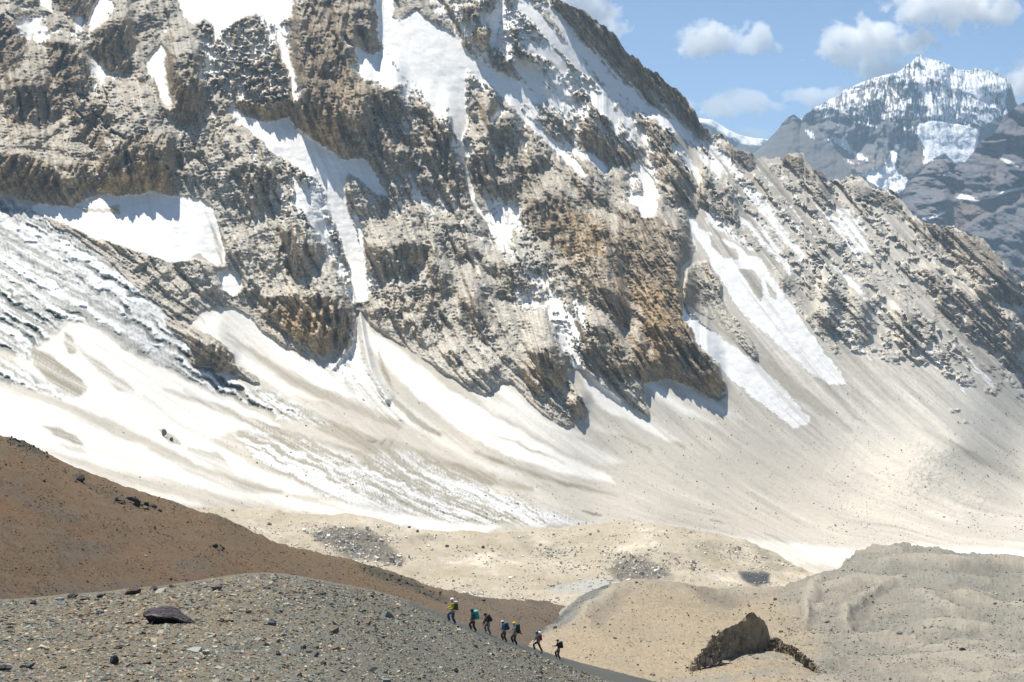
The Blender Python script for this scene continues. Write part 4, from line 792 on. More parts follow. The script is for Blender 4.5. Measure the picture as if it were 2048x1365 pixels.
def build_brown():
    L = Layer(HC, [(-400,1270),(200,1260),(600,1250),(900,1330),(1250,1400)], -330, 1200, 1.9, 200, jag=(4, 20)); X, Y = L.X, L.Y
    D0 = HD(X, Y); B = P3(X, Y, D0); u, v = B[..., 0], B[..., 1]; t = np.linspace(0, 1, L.nr)[:, None]
    hk = samp(hdk, X + 8 * fbm(X / 14, Y / 10, 4, 341), Y + 5 * fbm(X / 14, Y / 10, 4, 342)) * sstep(-.25, .2, fbm(X / 9, Y / 6, 4, 343, .7) + .25)
    h = 1.3 * fbm(u / 18 + v / 60, v / 30, 5, 345, .55) + .18 * fbm(u / 1.2, v / 2.4, 4, 347, .7) + .7 * hk * (1 + fbm(u / 1.0, v / 2.0, 3, 349)) - 5 * sstep(.95, 1, t) ** 2
    h = h * 2.2 + 1.2 * ridged((u + v * .8) / 6, v / 30, 3, 351)
    g = fbm((u - v * .2) / 16, v / 26, 5, 353, .6); gr = fbm(X / 90, Y / 40, 4, 355); g2 = fbm(X / 4, Y / 3, 3, 357, .8)
    c = np.empty(X.shape + (3,), np.float32); c[:] = (.100, .070, .044)
    c = mixc(c, (.118, .071, .039), np.clip(g * 1.8, 0, 1)); c = mixc(c, (.090, .072, .054), np.clip(-gr * 2.0 + .1, 0, .9)); c = mixc(c, (.135, .094, .055), sstep(120, 0, Y - np.interp(X, [p[0] for p in HC], [p[1] for p in HC])) * .55)
    c = mixc(c, (.080, .068, .057), sstep(1150, 1230, Y) * sstep(520, 200, X) * .6); c = mixc(c, (.115, .092, .07), sstep(750, 1000, X) * .8)
    c = c * (1 + .42 * g2)[..., None]; c = mixc(c, (.035, .045, .038), hk * .85)
    dz = .9 * fbm(u / 14, v / 26, 4, 388, .5) + .28 * ridged((u + v * .7) / 5, v / 14, 3, 389) + .10 * fbm(u / 1.4, v / 2.6, 3, 390, .7)
    L.build('brown_scree_hill', D0 - h * .5, c, M_BROWN, back=50, drop=26, dz=dz); return L
LH = build_brown()

# ---- foreground gravel ridge that the walkers climb
IC = [(-200,1212),(0,1203),(60,1200),(130,1192),(200,1188),(260,1180),(310,1176),(370,1168),(430,1158),(480,1151),(530,1148),(580,1152),(640,1163),(700,1174),(760,1187),(830,1208),(880,1228),(905,1240),(940,1254),(985,1271),(1010,1280),(1040,1289),(1075,1303),(1115,1316),(1160,1330),(1210,1342),(1270,1358),(1340,1375),(1420,1390),(1560,1425)]
ID = tps([(0,1203,78),(260,1180,84),(530,1148,92),(700,1174,96),(905,1245,104),(1010,1282,109),(1115,1317,116),(1270,1358,124),(1420,1395,128),(0,1365,44),(500,1365,47),(900,1365,66),(1100,1370,92),(-200,1212,74),(-200,1420,38),(500,1440,38),(1000,1440,56),(300,1260,62),(600,1260,66),(1300,1440,90)], lam=.001)
ipath = newmap(0)
stroke(ipath, [(820,1208,3),(870,1226,4),(910,1248,5),(950,1262,5),(1010,1284,6),(1060,1300,6),(1120,1321,7),(1180,1342,8),(1240,1358,9),(1320,1375,10)], 1, 3)
itone = newmap(0); blob(itone, 300, 1220, 330, 60, 1); blob(itone, 150, 1330, 300, 70, .7); blob(itone, 850, 1300, 250, 60, -.4); blob(itone, 900, 1340, 60, 18, -1)
def build_gravel():
    L = Layer(IC, [(-500,1700),(1420,1640)], -420, 1560, 2.1, 230, jag=(2.4, 16)); X, Y = L.X, L.Y
    D0 = ID(X, Y); B = P3(X, Y, D0); u, v = B[..., 0], B[..., 1]; t = np.linspace(0, 1, L.nr)[:, None]
    pt = samp(ipath, X, Y + 2 * fbm(X / 40, Y / 40, 3, 361))
    h = .7 * fbm(u / 4, v / 9, 3, 363, .45) + .10 * fbm(u / .5, v / 1.3, 4, 365, .8) - 1.6 * sstep(.94, 1, t) ** 2 - .12 * pt
    g = fbm(u / 3, v / 6, 5, 367, .6); tn = samp(itone, X, Y); g2 = fbm(X / 3, Y / 2.4, 3, 369, .9)
    c = np.empty(X.shape + (3,), np.float32); c[:] = (.132, .129, .109)
    c = mixc(c, (.165, .132, .085), np.clip(tn * .8 + g * .8, 0, .8)); c = mixc(c, (.095, .096, .086), np.clip(-g * 1.5 - .1, 0, .7))
    c = c * (1 + .38 * g2)[..., None]; c = mixc(c, (.075, .078, .074), pt * .8)
    dz = (.14 * fbm(u / 3, v / 5, 3, 391, .5) + .035 * fbm(u / .5, v / .9, 3, 392, .7)) * sstep(1, .9, t) - .02 * pt
    L.build('gravel_ridge', D0 - h, c, M_GRAVEL, back=9, drop=5, dz=dz); return L
LI = build_gravel()

# ================================================================== stones
def layer_at(L, x, y):
    """point on a terrain sheet under the frame position (x, y), with its depth"""
    x = np.asarray(x, float); y = np.asarray(y, float)
    fi = np.clip((x - L.xs[0]) / (L.xs[1] - L.xs[0]), 0, L.nc - 1.001); i = fi.astype(int); u = (fi - i)[..., None]
    yl = L.Y[0][i] + (L.Y[0][i + 1] - L.Y[0][i]) * u[..., 0]; yt = L.Y[-1][i] + (L.Y[-1][i + 1] - L.Y[-1][i]) * u[..., 0]
    fj = np.clip((y - yl) / (yt - yl), 0, 1) * (L.nr - 1.001); j = fj.astype(int); v = (fj - j)[..., None]
    P = L.P
    return (P[j, i] * (1 - u) + P[j, i + 1] * u) * (1 - v) + (P[j + 1, i] * (1 - u) + P[j + 1, i + 1] * u) * v
_BX = np.array([[-1,-1,-1],[1,-1,-1],[1,1,-1],[-1,1,-1],[-1,-1,1],[1,-1,1],[1,1,1],[-1,1,1]], float)
_BF = np.array([[0,3,2,1],[4,5,6,7],[0,1,5,4],[1,2,6,5],[2,3,7,6],[3,0,4,7]])
def stones_mesh(name, P, size, flat, cols, seed, mat):
    """one mass of small angular stones; P (n,3), size (n,), flat thickness ratio"""
    r = np.random.RandomState(seed); n = len(P)
    V = _BX[None] * (1 + r.uniform(-.38, .38, (n, 8, 3)))
    V[:, 4:, :2] *= r.uniform(.45, .95, (n, 1, 1))
    V[..., 1] *= r.uniform(.5, 1, (n, 1)); V[..., 2] *= (flat * r.uniform(.6, 1.4, n))[:, None]
    a = r.uniform(0, 2 * np.pi, n); tx = r.normal(0, .28, n); ty = r.normal(0, .28, n)
    ca, sa = np.cos(a)[:, None], np.sin(a)[:, None]
    x, y, z = V[..., 0], V[..., 1], V[..., 2]
    x, y = x * ca - y * sa, x * sa + y * ca
    z = z + x * tx[:, None] + y * ty[:, None]
    V = np.stack([x, y, z], -1) * (size / 2)[:, None, None] + P[:, None, :]
    Fq = (_BF[None] + (np.arange(n) * 8)[:, None, None]).reshape(-1, 4)
    me = mesh_np(name, V, Fq, np.repeat(cols, 8, 0), smooth=False)
    return me
M_STONE = ground_mat('stone_mineral', grain=.35, amp=.22, bump=.0)
M_STONE_FAR = ground_mat('boulder_mineral', grain=1.6, amp=.2, bump=0)
def palette(r, n, cols, var=.25):
    k = r.randint(0, len(cols), n); c = np.array(cols)[k] * (1 + r.normal(0, var, (n, 1))); return np.clip(c, .02, .8)
GCOL = [(.24,.23,.19),(.30,.28,.22),(.21,.215,.19),(.34,.27,.17),(.32,.25,.18),(.40,.37,.29),(.17,.185,.17),(.27,.28,.25),(.25,.18,.13),(.12,.12,.11)]
def scatter_foreground():
    r = np.random.RandomState(21); n = 52000
    x = np.where(r.uniform(0, 1, n) < .88, r.uniform(-60, 1420, n), r.uniform(-410, 1550, n)); top = np.interp(x, [p[0] for p in IC], [p[1] for p in IC]); y = top + (np.where(r.uniform(0, 1, n) < .88, 1400, 1640) - top) * r.uniform(0.0005, 1, n) ** 1.1 + 1.5
    P = layer_at(LI, x, y); d = P[:, 1]
    szp = np.exp(r.normal(math.log(3.1), .55, n)); szp *= mix(1.15, .62, sstep(450, 1000, x))
    s = szp * d / F; flat = mix(.22, .5, sstep(400, 900, x)) * np.ones(n)
    P[:, 2] += s * .05
    c = palette(r, n, GCOL, .34) * .80
    keep = samp(ipath, x, y) < .5
    me = stones_mesh('gravel', P[keep], s[keep], flat[keep], c[keep], 22, M_STONE)
    link('gravel', me, kind='stuff', mat=M_STONE, label='grey and tan gravel and slab chips covering the foreground slope')
def scatter_moraine():
    r = np.random.RandomState(31)
    def put(L, n, fx, fy, dens, size, cols, seed, name, lab, flat=.75):
        x = r.uniform(*fx, n * 6); y = r.uniform(*fy, n * 6); k = r.uniform(0, 1, n * 6) < dens(x, y) * sstep(-.35, .35, fbm(x / 60, y / 25, 4, seed) + .3 * fbm(x / 9, y / 6, 2, seed + 1)) * 1.6
        x, y = x[k][:n], y[k][:n]; P = layer_at(L, x, y); d = P[:, 1]; s = np.exp(r.normal(math.log(size), .45, len(x))) * d / F
        P[:, 2] += s * .12
        me = stones_mesh(name, P, s, np.full(len(x), flat), palette(r, len(x), cols, .25), seed, M_STONE_FAR)
        link(name, me, kind='stuff', mat=M_STONE_FAR, label=lab)
    ec = lambda x: np.interp(x, [p[0] for p in EC], [p[1] for p in EC])
    put(LE, 9000, (330, 1640), (1010, 1230), lambda x, y: (y > ec(x) + 4) * np.clip(.12 + .75 * np.exp(-((x - 715) / 75) ** 2 - ((y - 1092) / 36) ** 2) + .7 * np.exp(-((x - 1290) / 80) ** 2 - ((y - 1130) / 32) ** 2) + .45 * np.exp(-((x - 1130) / 60) ** 2 - ((y - 1110) / 22) ** 2)
        + .5 * np.exp(-((x - 950) / 110) ** 2 - ((y - 1188) / 12) ** 2) + .3 * np.exp(-((x - 1480) / 100) ** 2 - ((y - 1110) / 22) ** 2), 0, 1), 2.2,
        [(.66,.62,.52),(.58,.53,.43),(.70,.66,.58),(.48,.43,.34),(.36,.32,.26)], 41, 'moraine_rubble', 'pale rubble strewn over the cream moraine ridge')
    put(LM, 6000, (200, 2060), (780, 1090), lambda x, y: np.clip((samp(rock, x, y) < .05) * (samp(white, x, y) < .3) * (.12 + .35 * (x > 1650) * (y > 900) + .3 * np.exp(-((y - 965 - (x - 800) * .22) / 25) ** 2)), 0, 1), 1.1,
        [(.34,.30,.24),(.42,.38,.31),(.24,.21,.17),(.5,.46,.39)], 47, 'scree_stones', 'stones scattered over the pale scree slopes')
    put(LH, 2600, (-40, 1000), (870, 1215), lambda x, y: np.clip(samp(hdk, x, y - 4) * 1.2 + samp(hdk, x, y + 4), 0, 1) ** 2, 3.4, [(.05,.048,.04),(.07,.06,.045),(.035,.035,.03),(.10,.08,.055)], 48, 'dark_scree', 'dark broken rock along the crest and hollows of the brown hill')
    gc = lambda x: np.interp(x, [p[0] for p in GC], [p[1] for p in GC])
    put(LG, 11000, (960, 2150), (1095, 1410), lambda x, y: (y > gc(x) + 3) * np.clip(.25 + .6 * (x > 1560) * sstep(1150, 1300, y) + .75 * np.exp(-((x - 1120 + (y - 1235) * .9) / 22) ** 2) * (x < 1190), 0, 1), 1.7,
        [(.36,.335,.28),(.42,.39,.33),(.29,.265,.22),(.33,.275,.20),(.18,.165,.14)], 43, 'moraine_pebbles', 'small stones sprinkled over the grey moraine field')
    put(LE, 330, (600, 1360), (1040, 1180), lambda x, y: np.clip(samp(edark, x, y), 0, 1) * (x < 1400), 4.6, [(.62,.58,.48),(.70,.66,.58),(.5,.46,.37)], 49, 'pale_boulders', 'pale boulders strewn over the two dark patches of the cream moraine')
    hc = lambda x: np.interp(x, [p[0] for p in HC], [p[1] for p in HC])
    put(LH, 16000, (-90, 1120), (870, 1250), lambda x, y: (y > hc(x) + 3) * .8, 1.5,
        [(.15,.10,.065),(.19,.135,.085),(.13,.09,.06),(.22,.165,.11),(.085,.065,.05)], 45, 'brown_scree', 'fine brown scree covering the left hill', .5)
scatter_foreground(); scatter_moraine()
# ================================================================== rocks
M_DARKROCK = ground_mat('dark_rock_mineral', grain=.5, amp=.3, bump=.25)
M_OUTCROP = ground_mat('outcrop_mineral', grain=1.1, amp=.45, bump=.45, dust=.25)
def rock_mesh(name, seed, dims, col, top=None, cuts=9, sub=2, jit=.16):
    r = random.Random(seed); bm = bmesh.new(); bmesh.ops.create_icosphere(bm, subdivisions=sub, radius=1)
    for v in bm.verts: v.co *= 1 + r.uniform(-jit, jit)
    for k in range(cuts):
        n = Vector((r.uniform(-1, 1), r.uniform(-1, 1), r.uniform(-.5, 1))).normalized(); d = r.uniform(.5, .82)
        for v in bm.verts:
            e = v.co.dot(n) - d
            if e > 0: v.co -= n * e
    for v in bm.verts: v.co = Vector((v.co.x * dims[0] / 2, v.co.y * dims[1] / 2, v.co.z * dims[2] / 2))
    me = bpy.data.meshes.new(name); bm.to_mesh(me); bm.free()
    a = me.attributes.new('albedo', 'FLOAT_COLOR', 'POINT')
    for i, v in enumerate(me.vertices):
        c = Vector(col); 
        if top is not None and v.co.z > dims[2] * .18: c = Vector(top)
        c = c * (1 + r.uniform(-.18, .18)); a.data[i].color = (c.x, c.y, c.z, 1)
    for p in me.polygons: p.use_smooth = False
    return me
def boulder(name, L, x, y, w, h, label, col, seed, top=None, deep=.8, sink=.18, rot=0.0, cat='rock', group=None, tilt=0.0, cuts=9):
    p = layer_at(L, np.array([x]), np.array([y]))[0]; k = p[1] / F
    W_, H_ = w * k, h * k * 1.25
    o = link(name, rock_mesh(name, seed, (W_, W_ * deep, H_), col, top, cuts), label=label, cat=cat, group=group, mat=M_DARKROCK)
    o.location = (p[0], p[1], p[2] + H_ * (.5 - sink)); o.rotation_euler = (0, tilt, rot); return o
DK = (.075, .07, .072); BL = (.16, .17, .18); TN = (.30, .25, .18)
for (x, y, w, h, lab, col) in [
 (145,1196,27,10,'low dark rock on the left skyline of the gravel ridge',DK),(119,1201,20,8,'pale bluish flat rock beside the dark one on the left skyline',(.30,.32,.33)),(200,1196,22,9,'small dark rock between the two larger dark rocks on the gravel skyline',DK),
 (266,1189,46,15,'long purple brown rock lying on the crest of the gravel ridge',(.11,.085,.08)),(309,1182,25,10,'dark flat rock right of the long purple brown one on the ridge crest',DK),(202,1228,22,9,'blue grey stone alone on the gravel left of the overhanging slab',BL),
 (67,1209,17,9,'dark stone near the far left end of the gravel skyline',DK),(433,1182,30,14,'purple grey boulder below the crest right of the overhanging slab',(.14,.12,.12)),(547,1166,11,7,'small dark stone just under the highest hump of gravel',DK),
 (228,1330,20,18,'upright black stone at the bottom of the gravel slope',(.05,.05,.05)),(9,1346,30,13,'dark slab cut by the bottom left corner',(.07,.075,.08)),(54,1338,36,13,'low grey green rock near the bottom left corner',(.15,.16,.15)),
 (545,1250,19,17,'blue grey rounded stone right of centre on the gravel slope',BL),(455,1244,36,12,'tan and grey slab stone right of the overhanging slab',(.25,.21,.15)),(556,1312,15,9,'dark wedge stone low on the gravel slope',DK),(609,1298,10,8,'small black stone on the fine gravel below the hump',(.05,.05,.05)),
 (236,1297,24,8,'thin black stone above the upright black one',DK),(412,1309,20,11,'light grey block on the gravel below the overhanging slab',(.36,.36,.34)),(646,1330,15,9,'dark green stone at the lower edge right of the wedge stone',(.07,.09,.08)),
 (913,1346,10,11,'black stone under the uphill end of the line of walkers',(.05,.05,.05)),(700,1300,12,7,'grey brown stone on fine gravel below the hump',(.16,.14,.12)),(330,1310,14,8,'ochre stone below the overhanging slab',(.33,.22,.12))]:
    boulder('rock', LI, x, y, w, h, lab, col, int(x * 7 + y), rot=random.Random(x).uniform(-.5, .5))
for (x, y, w, h, lab, col) in [(161,962,22,11,'black crag lump high on the brown hill near its skyline',(.05,.05,.045)),(265,1003,26,10,'dark rock cluster halfway along the brown hill',(.055,.055,.045)),(306,1016,22,8,'flat dark rock just right of the cluster on the brown hill',(.06,.06,.05)),
 (241,1011,14,6,'reddish rock left of the cluster on the brown hill',(.12,.07,.05)),(430,1096,15,10,'lone dark rock low on the right of the brown hill',(.05,.05,.045)),(446,1099,10,6,'small dark stone touching the lone rock on the brown hill',(.06,.055,.05)),(88,966,8,5,'tiny dark rock on the upper left of the brown hill',(.05,.05,.05))]:
    boulder('rock', LH, x, y, w, h, lab, col, int(x * 3 + y), rot=random.Random(x).uniform(-.5, .5))
for (x, y, w, h, lab, col) in [(538,1050,12,7,'grey boulder on the left shoulder of the cream moraine',(.2,.18,.15)),(819,1052,8,5,'small dark boulder above the middle of the cream moraine',(.12,.10,.09)),(835,1062,8,6,'brown boulder below the small dark one on the cream moraine',(.16,.12,.10)),
 (894,1098,9,6,'dark boulder in the hollow of the cream moraine',(.12,.11,.10)),(966,1103,9,6,'brown boulder right of the hollow in the cream moraine',(.15,.12,.10)),(1102,1116,11,10,'white boulder on the cream moraine left of the dark patch',(.62,.6,.55)),(1122,1128,8,8,'smaller white boulder below the white boulder on the moraine',(.6,.58,.53)),
 (1180,1078,8,7,'pale boulder near the crest of the moraine hump',(.5,.46,.38)),(465,1022,9,4,'flat boulder on the far left crest of the cream moraine',(.25,.22,.17))]:
    boulder('boulder', LE, x, y, w, h, lab, col, int(x * 5 + y), cat='boulder')
for (x, y, w, h, lab, col) in [(1925,1322,15,9,'black boulder alone on the grey moraine at the lower right',(.045,.045,.05)),(1562,1270,12,5,'small flat boulder right above the rock tower',(.2,.18,.14)),(1577,1263,11,4,'flat boulder farther right of the rock tower top',(.22,.2,.16)),(1543,1215,8,4,'brown stone above the rock tower',(.18,.14,.11)),
 (1230,1281,9,4,'low stone on the tan mound right of the walkers',(.18,.15,.12)),(1305,1350,14,5,'flat stone at the lower edge of the tan mound',(.2,.16,.12)),(1990,1222,10,5,'stone on the far right of the grey moraine',(.16,.14,.13)),(1800,1280,14,7,'grey stone pile below the curved moraine band',(.2,.2,.18)),
 (1655,1250,14,5,'brown stones in the hollow right of the rock tower',(.16,.13,.11)),(1110,1262,9,6,'round dark stone on the path at the foot of the tan mound',(.09,.09,.09))]:
    boulder('boulder', LG, x, y, w, h, lab, col, int(x * 5 + y), cat='boulder')
for (x, y, w, h, lab) in [(327,872,13,15,'dark boulder perched on the snow above the brown hill'),(342,882,9,8,'smaller boulder beside the one perched on the snow')]:
    boulder('boulder', LM, x, y, w, h, lab, (.15,.13,.11), int(x), cat='boulder')

# overhanging slab with its long thin tail
def hull(name, pts, col, mat, parent=None, bev=0.02, seed=1, **kw):
    bm = bmesh.new(); [bm.verts.new(p) for p in pts]
    bmesh.ops.convex_hull(bm, input=bm.verts); bmesh.ops.delete(bm, geom=[v for v in bm.verts if not v.link_faces], context='VERTS')
    bmesh.ops.triangulate(bm, faces=bm.faces); bmesh.ops.subdivide_edges(bm, edges=bm.edges, cuts=3, use_grid_fill=True)
    r = random.Random(seed)
    for v in bm.verts: v.co += Vector((r.uniform(-1, 1), r.uniform(-1, 1), r.uniform(-1, 1))) * bev
    me = bpy.data.meshes.new(name); bm.to_mesh(me); bm.free()
    a = me.attributes.new('albedo', 'FLOAT_COLOR', 'POINT')
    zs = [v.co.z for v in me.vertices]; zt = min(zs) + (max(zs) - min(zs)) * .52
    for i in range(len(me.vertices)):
        k = (1 + r.uniform(-.2, .2)) * (1 if zs[i] > zt else .32); a.data[i].color = (col[0] * k, col[1] * k, col[2] * k, 1)  # lower half coloured darker, standing in for the shade under the overhang
    return link(name, me, parent=parent, mat=mat, **kw)
_p = layer_at(LI, np.array([335.]), np.array([1248.]))[0]; _k = _p[1] / F
slab = bpy.data.objects.new('overhanging_slab', None); COL.objects.link(slab); slab.location = _p.tolist()
slab['label'] = 'big purple grey slab with an overhanging underside painted dark as shade and a long tail'; slab['category'] = 'rock slab'
def q(x, z, y): return ((x - 335) * _k, y * _k, (1248 - z) * _k)
hull('slab_body', [q(286,1226,-4),q(298,1221,26),q(335,1219,30),q(352,1223,22),q(364,1231,12),q(354,1234,-9),q(325,1233,-12),q(290,1230,-10),q(302,1251,0),q(356,1253,2),q(300,1254,26),q(362,1250,18)], (.07,.06,.066), M_DARKROCK, slab, .02, 3)
hull('slab_tail', [q(345,1230,-14),q(352,1226,16),q(372,1236,10),q(400,1262,4),q(402,1258,16),q(370,1252,8),q(350,1249,12),q(385,1258,-8),q(372,1240,-16)], (.06,.056,.058), M_DARKROCK, slab, .015, 4)
hull('slab_shelf', [q(286,1231,-8),q(306,1228,-16),q(330,1232,-14),q(328,1238,10),q(292,1239,6),q(300,1226,12)], (.15,.135,.13), M_DARKROCK, slab, .012, 5)

# rock tower on the moraine: built as a tall tooth with a long left spur
def tooth(name, crest, low, x0, x1, Dc, nr, disp, thick, colf, label, jag=(3, 9), seed=0, mat=None, cat='rock outcrop'):
    L = Layer(crest, low, x0, x1, .8, nr, jag=jag); X, Y = L.X, L.Y; t = np.linspace(0, 1, nr)[:, None]
    base = layer_at(LG, L.xs, L.yl)[:, 1][None, :]
    k = Dc / F; u = (X - x0) * k; v = (1300 - Y) * k
    a, i1 = flakes(u / (3.0 * disp), v / (3.0 * disp), 61 + seed, 1., 1.8, 1.4, 1.4, .6); b, i2 = flakes(u / (1.2 * disp), v / (1.2 * disp), 62 + seed, 1, 1.8, 1.5, 1.2, .9); c, _ = flakes(u / (.5 * disp), v / (.5 * disp), 63 + seed, 1, 1.8, 1.5, 1.1, .9)
    hgt = (L.yl - L.yt)[None] * k
    bulge = thick * np.sin(np.clip(t, 0, 1) * np.pi * .5)
    D = base + thick * t * .55 - (1.1 * disp * a + .5 * disp * b + .2 * disp * c) * np.clip(hgt / 2.0, .2, 1) * sstep(0, .08, t)
    col = colf(X, Y, u, v, i1, i2)
    o = L.build(name, D, np.concatenate([col, np.ones(X.shape + (1,), np.float32)], -1).astype(np.float32), mat or M_OUTCROP, back=thick, drop=4.0, kind=None, nback=5)
    o['label'] = label; o['category'] = cat
    return o
def tcol(X, Y, u, v, i1, i2):
    c = np.empty(X.shape + (3,), np.float32); c[:] = (.34, .25, .15)
    c = mixc(c, (.30, .255, .185), sstep(1478, 1430, X + 20 * fbm(u / 2, v / 2, 3, 401)) * (.75 + .6 * fbm(u / .5, v / .5, 3, 405)).clip(0, 1)); c = mixc(c, (.16, .125, .09), np.clip(fbm(u / .8, v / 3, 4, 403) * 1.8, 0, .8))
    return c * (.75 + .5 * i2[..., None])
TW = [(1384,1330),(1389,1322),(1398,1310),(1407,1300),(1418,1284),(1429,1271),(1442,1262),(1455,1256),(1474,1248),(1484,1240),(1490,1234),(1497,1227),(1503,1224),(1509,1227),(1514,1233),(1522,1238),(1529,1242),(1534,1252),(1537,1263),(1540,1276),(1546,1288)]
TB = [(1384,1335),(1418,1327),(1444,1320),(1470,1313),(1496,1308),(1522,1302),(1546,1293)]
tooth('rock_tower', TW, TB, 1384, 1546, 290, 110, 1.6, 5.0, tcol, 'brown rock tower standing on the moraine with a rubble spur down its left side', jag=(6, 8))
tooth('broken_block', [(1538,1286),(1543,1277),(1550,1273),(1557,1276),(1563,1281),(1568,1290)], [(1538,1292),(1568,1293)], 1538, 1568, 292, 40, .7, 1.5, tcol, 'small broken block leaning at the right foot of the rock tower', seed=5)
RC = [(1554,1290),(1566,1287),(1585,1292),(1598,1300),(1607,1308),(1618,1320),(1626,1331),(1633,1339)]; RB = [(1554,1297),(1570,1304),(1585,1312),(1607,1329),(1622,1338),(1633,1343)]
tooth('rubble_rib', RC, RB, 1554, 1633, 285, 40, .9, 1.6, tcol, 'dark rib of rubble running down to the right below the rock tower', seed=9)
def rubble(parent, crest, low, n, size, cols, seed, spread=3):
    r = np.random.RandomState(seed); x = r.uniform(crest[0][0], crest[-1][0], n); a = interp(crest, x) + 1; b = interp(low, x) + spread
    y = a + (b - a) * r.uniform(0, 1, n); base = layer_at(LG, x, b)[:, 1]; P = P3(x, y, base - .9)
    s_ = np.exp(r.normal(math.log(size), .5, n)) * 290 / F
    link('rubble', stones_mesh('rubble', P, s_, np.full(n, .8), palette(r, n, cols, .3), seed, M_STONE_FAR), parent=parent, kind='stuff', mat=M_STONE_FAR)
rubble(bpy.data.objects['rock_tower'], [p for p in TW if p[0] < 1450], TB, 520, 3.6, [(.30,.25,.18),(.36,.31,.23),(.20,.16,.11),(.12,.10,.07)], 91)
rubble(bpy.data.objects['rubble_rib'], RC, RB, 420, 3.2, [(.20,.165,.11),(.28,.235,.16),(.12,.10,.07),(.08,.07,.05)], 92)
rubble(bpy.data.objects['broken_block'], [(1536,1286),(1550,1276),(1568,1288)], [(1536,1293),(1550,1294),(1570,1294)], 90, 3.5, [(.22,.18,.12),(.34,.29,.2),(.12,.10,.07)], 93)
_r2 = np.random.RandomState(95); _xx = _r2.uniform(1370, 1660, 260); _yy = interp(TB + [(1560,1298),(1607,1330),(1660,1350)], _xx) + np.abs(_r2.normal(2, 6, 260)); _PP = layer_at(LG, _xx, _yy)
link('fallen_fragments', stones_mesh('fallen_fragments', _PP, np.exp(_r2.normal(math.log(2.6), .5, 260)) * _PP[:, 1] / F, np.full(260, .7), palette(_r2, 260, [(.22,.18,.12),(.32,.27,.19),(.14,.11,.08)], .3), 96, M_STONE_FAR), kind='stuff', mat=M_STONE_FAR, label='broken fragments lying round the foot of the rock tower')

# loose slab stones of the near slope: the larger ones, one object each
_r = np.random.RandomState(77); VAR = [rock_mesh('loose_stone', 500 + i, (1, .75, .32 + .03 * (i % 5)), GCOL[i % len(GCOL)], cuts=8, sub=1, jit=.2) for i in range(18)]
_x = _r.uniform(-40, 900, 240); _t = np.interp(_x, [p[0] for p in IC], [p[1] for p in IC]); _y = _t + (1400 - _t) * _r.uniform(.03, 1, 240) ** .9
_P = layer_at(LI, _x, _y); M_LOOSE = ground_mat('loose_stone_mineral', grain=.4, amp=.2, bump=0)
for i in range(240):
    k = _P[i, 1] / F; s = k * _r.uniform(8, 13) * (1.15 if _x[i] < 450 else .8)
    o = link('loose_stone', VAR[i % 18], mat=M_LOOSE if not VAR[i % 18].materials else None, label='loose flat stone lying among the grey and tan gravel of the near slope', cat='stone', group='loose stones on the gravel slope')
    o.location = (_P[i, 0], _P[i, 1], _P[i, 2] + s * .08); o.scale = (s, s, s); o.rotation_euler = (_r.normal(0, .2), _r.normal(0, .2), _r.uniform(0, 6.28))

# ================================================================== walkers
MATS = {}
def cm(name, col, rough=.8, var=.12, scale=14):
    if name not in MATS: MATS[name] = flat_mat(name, col, rough, var, scale)
    return MATS[name]
def skin_mesh(name, V, E, root, sub=1):
    """V: {key: (pos, radius)}"""
    keys = list(V); idx = {k: i for i, k in enumerate(keys)}
    me = bpy.data.meshes.new(name + '_cage'); me.from_pydata([V[k][0] for k in keys], [(idx[a], idx[b]) for a, b in E], []); me.update()
    o = bpy.data.objects.new(name + '_cage', me); COL.objects.link(o)
    m = o.modifiers.new('skin', 'SKIN'); m.use_smooth_shade = True
    sv = me.skin_vertices[0].data
    for k in keys:
        r = V[k][1]; sv[idx[k]].radius = r if isinstance(r, tuple) else (r, r); sv[idx[k]].use_root = (k == root)
    if sub: s = o.modifiers.new('sub', 'SUBSURF'); s.levels = sub; s.render_levels = sub
    dg = bpy.context.evaluated_depsgraph_get(); out = bpy.data.meshes.new_from_object(o.evaluated_get(dg)); out.name = name
    bpy.data.objects.remove(o); bpy.data.meshes.remove(me); return out
def tube(name, pts, rad, n=8):
    bm = bmesh.new(); rings = []
    for i, p in enumerate(pts):
        p = Vector(p); d = (Vector(pts[min(i + 1, len(pts) - 1)]) - Vector(pts[max(i - 1, 0)])).normalized()
        a = d.orthogonal().normalized(); b = d.cross(a); r = rad[i] if isinstance(rad, (list, tuple)) else rad
        rings.append([bm.verts.new(p + (a * math.cos(2 * math.pi * k / n) + b * math.sin(2 * math.pi * k / n)) * r) for k in range(n)])
    for i in range(len(rings) - 1):
        for k in range(n): bm.faces.new((rings[i][k], rings[i][(k + 1) % n], rings[i + 1][(k + 1) % n], rings[i + 1][k]))
    bm.faces.new(rings[0][::-1]); bm.faces.new(rings[-1])
    me = bpy.data.meshes.new(name); bm.to_mesh(me); bm.free()
    for p in me.polygons: p.use_smooth = True
    return me
def rbox(name, size, taper=.85, bulge=.15, sub=2):
    bm = bmesh.new(); bmesh.ops.create_cube(bm, size=1)
    bmesh.ops.subdivide_edges(bm, edges=bm.edges, cuts=2, use_grid_fill=True)
    for v in bm.verts:
        c = v.co.copy(); n = c.normalized() * .62; c = c.lerp(n, .45)
        k = 1 - (1 - taper) * (c.z + .5); c.x *= k; c.y *= k
        v.co = Vector((c.x * size[0], c.y * size[1], c.z * size[2]))
    for _ in range(sub - 1): bmesh.ops.subdivide_edges(bm, edges=bm.edges, cuts=1, use_grid_fill=True, smooth=.6)
    me = bpy.data.meshes.new(name); bm.to_mesh(me); bm.free()
    for p in me.polygons: p.use_smooth = True
    return me
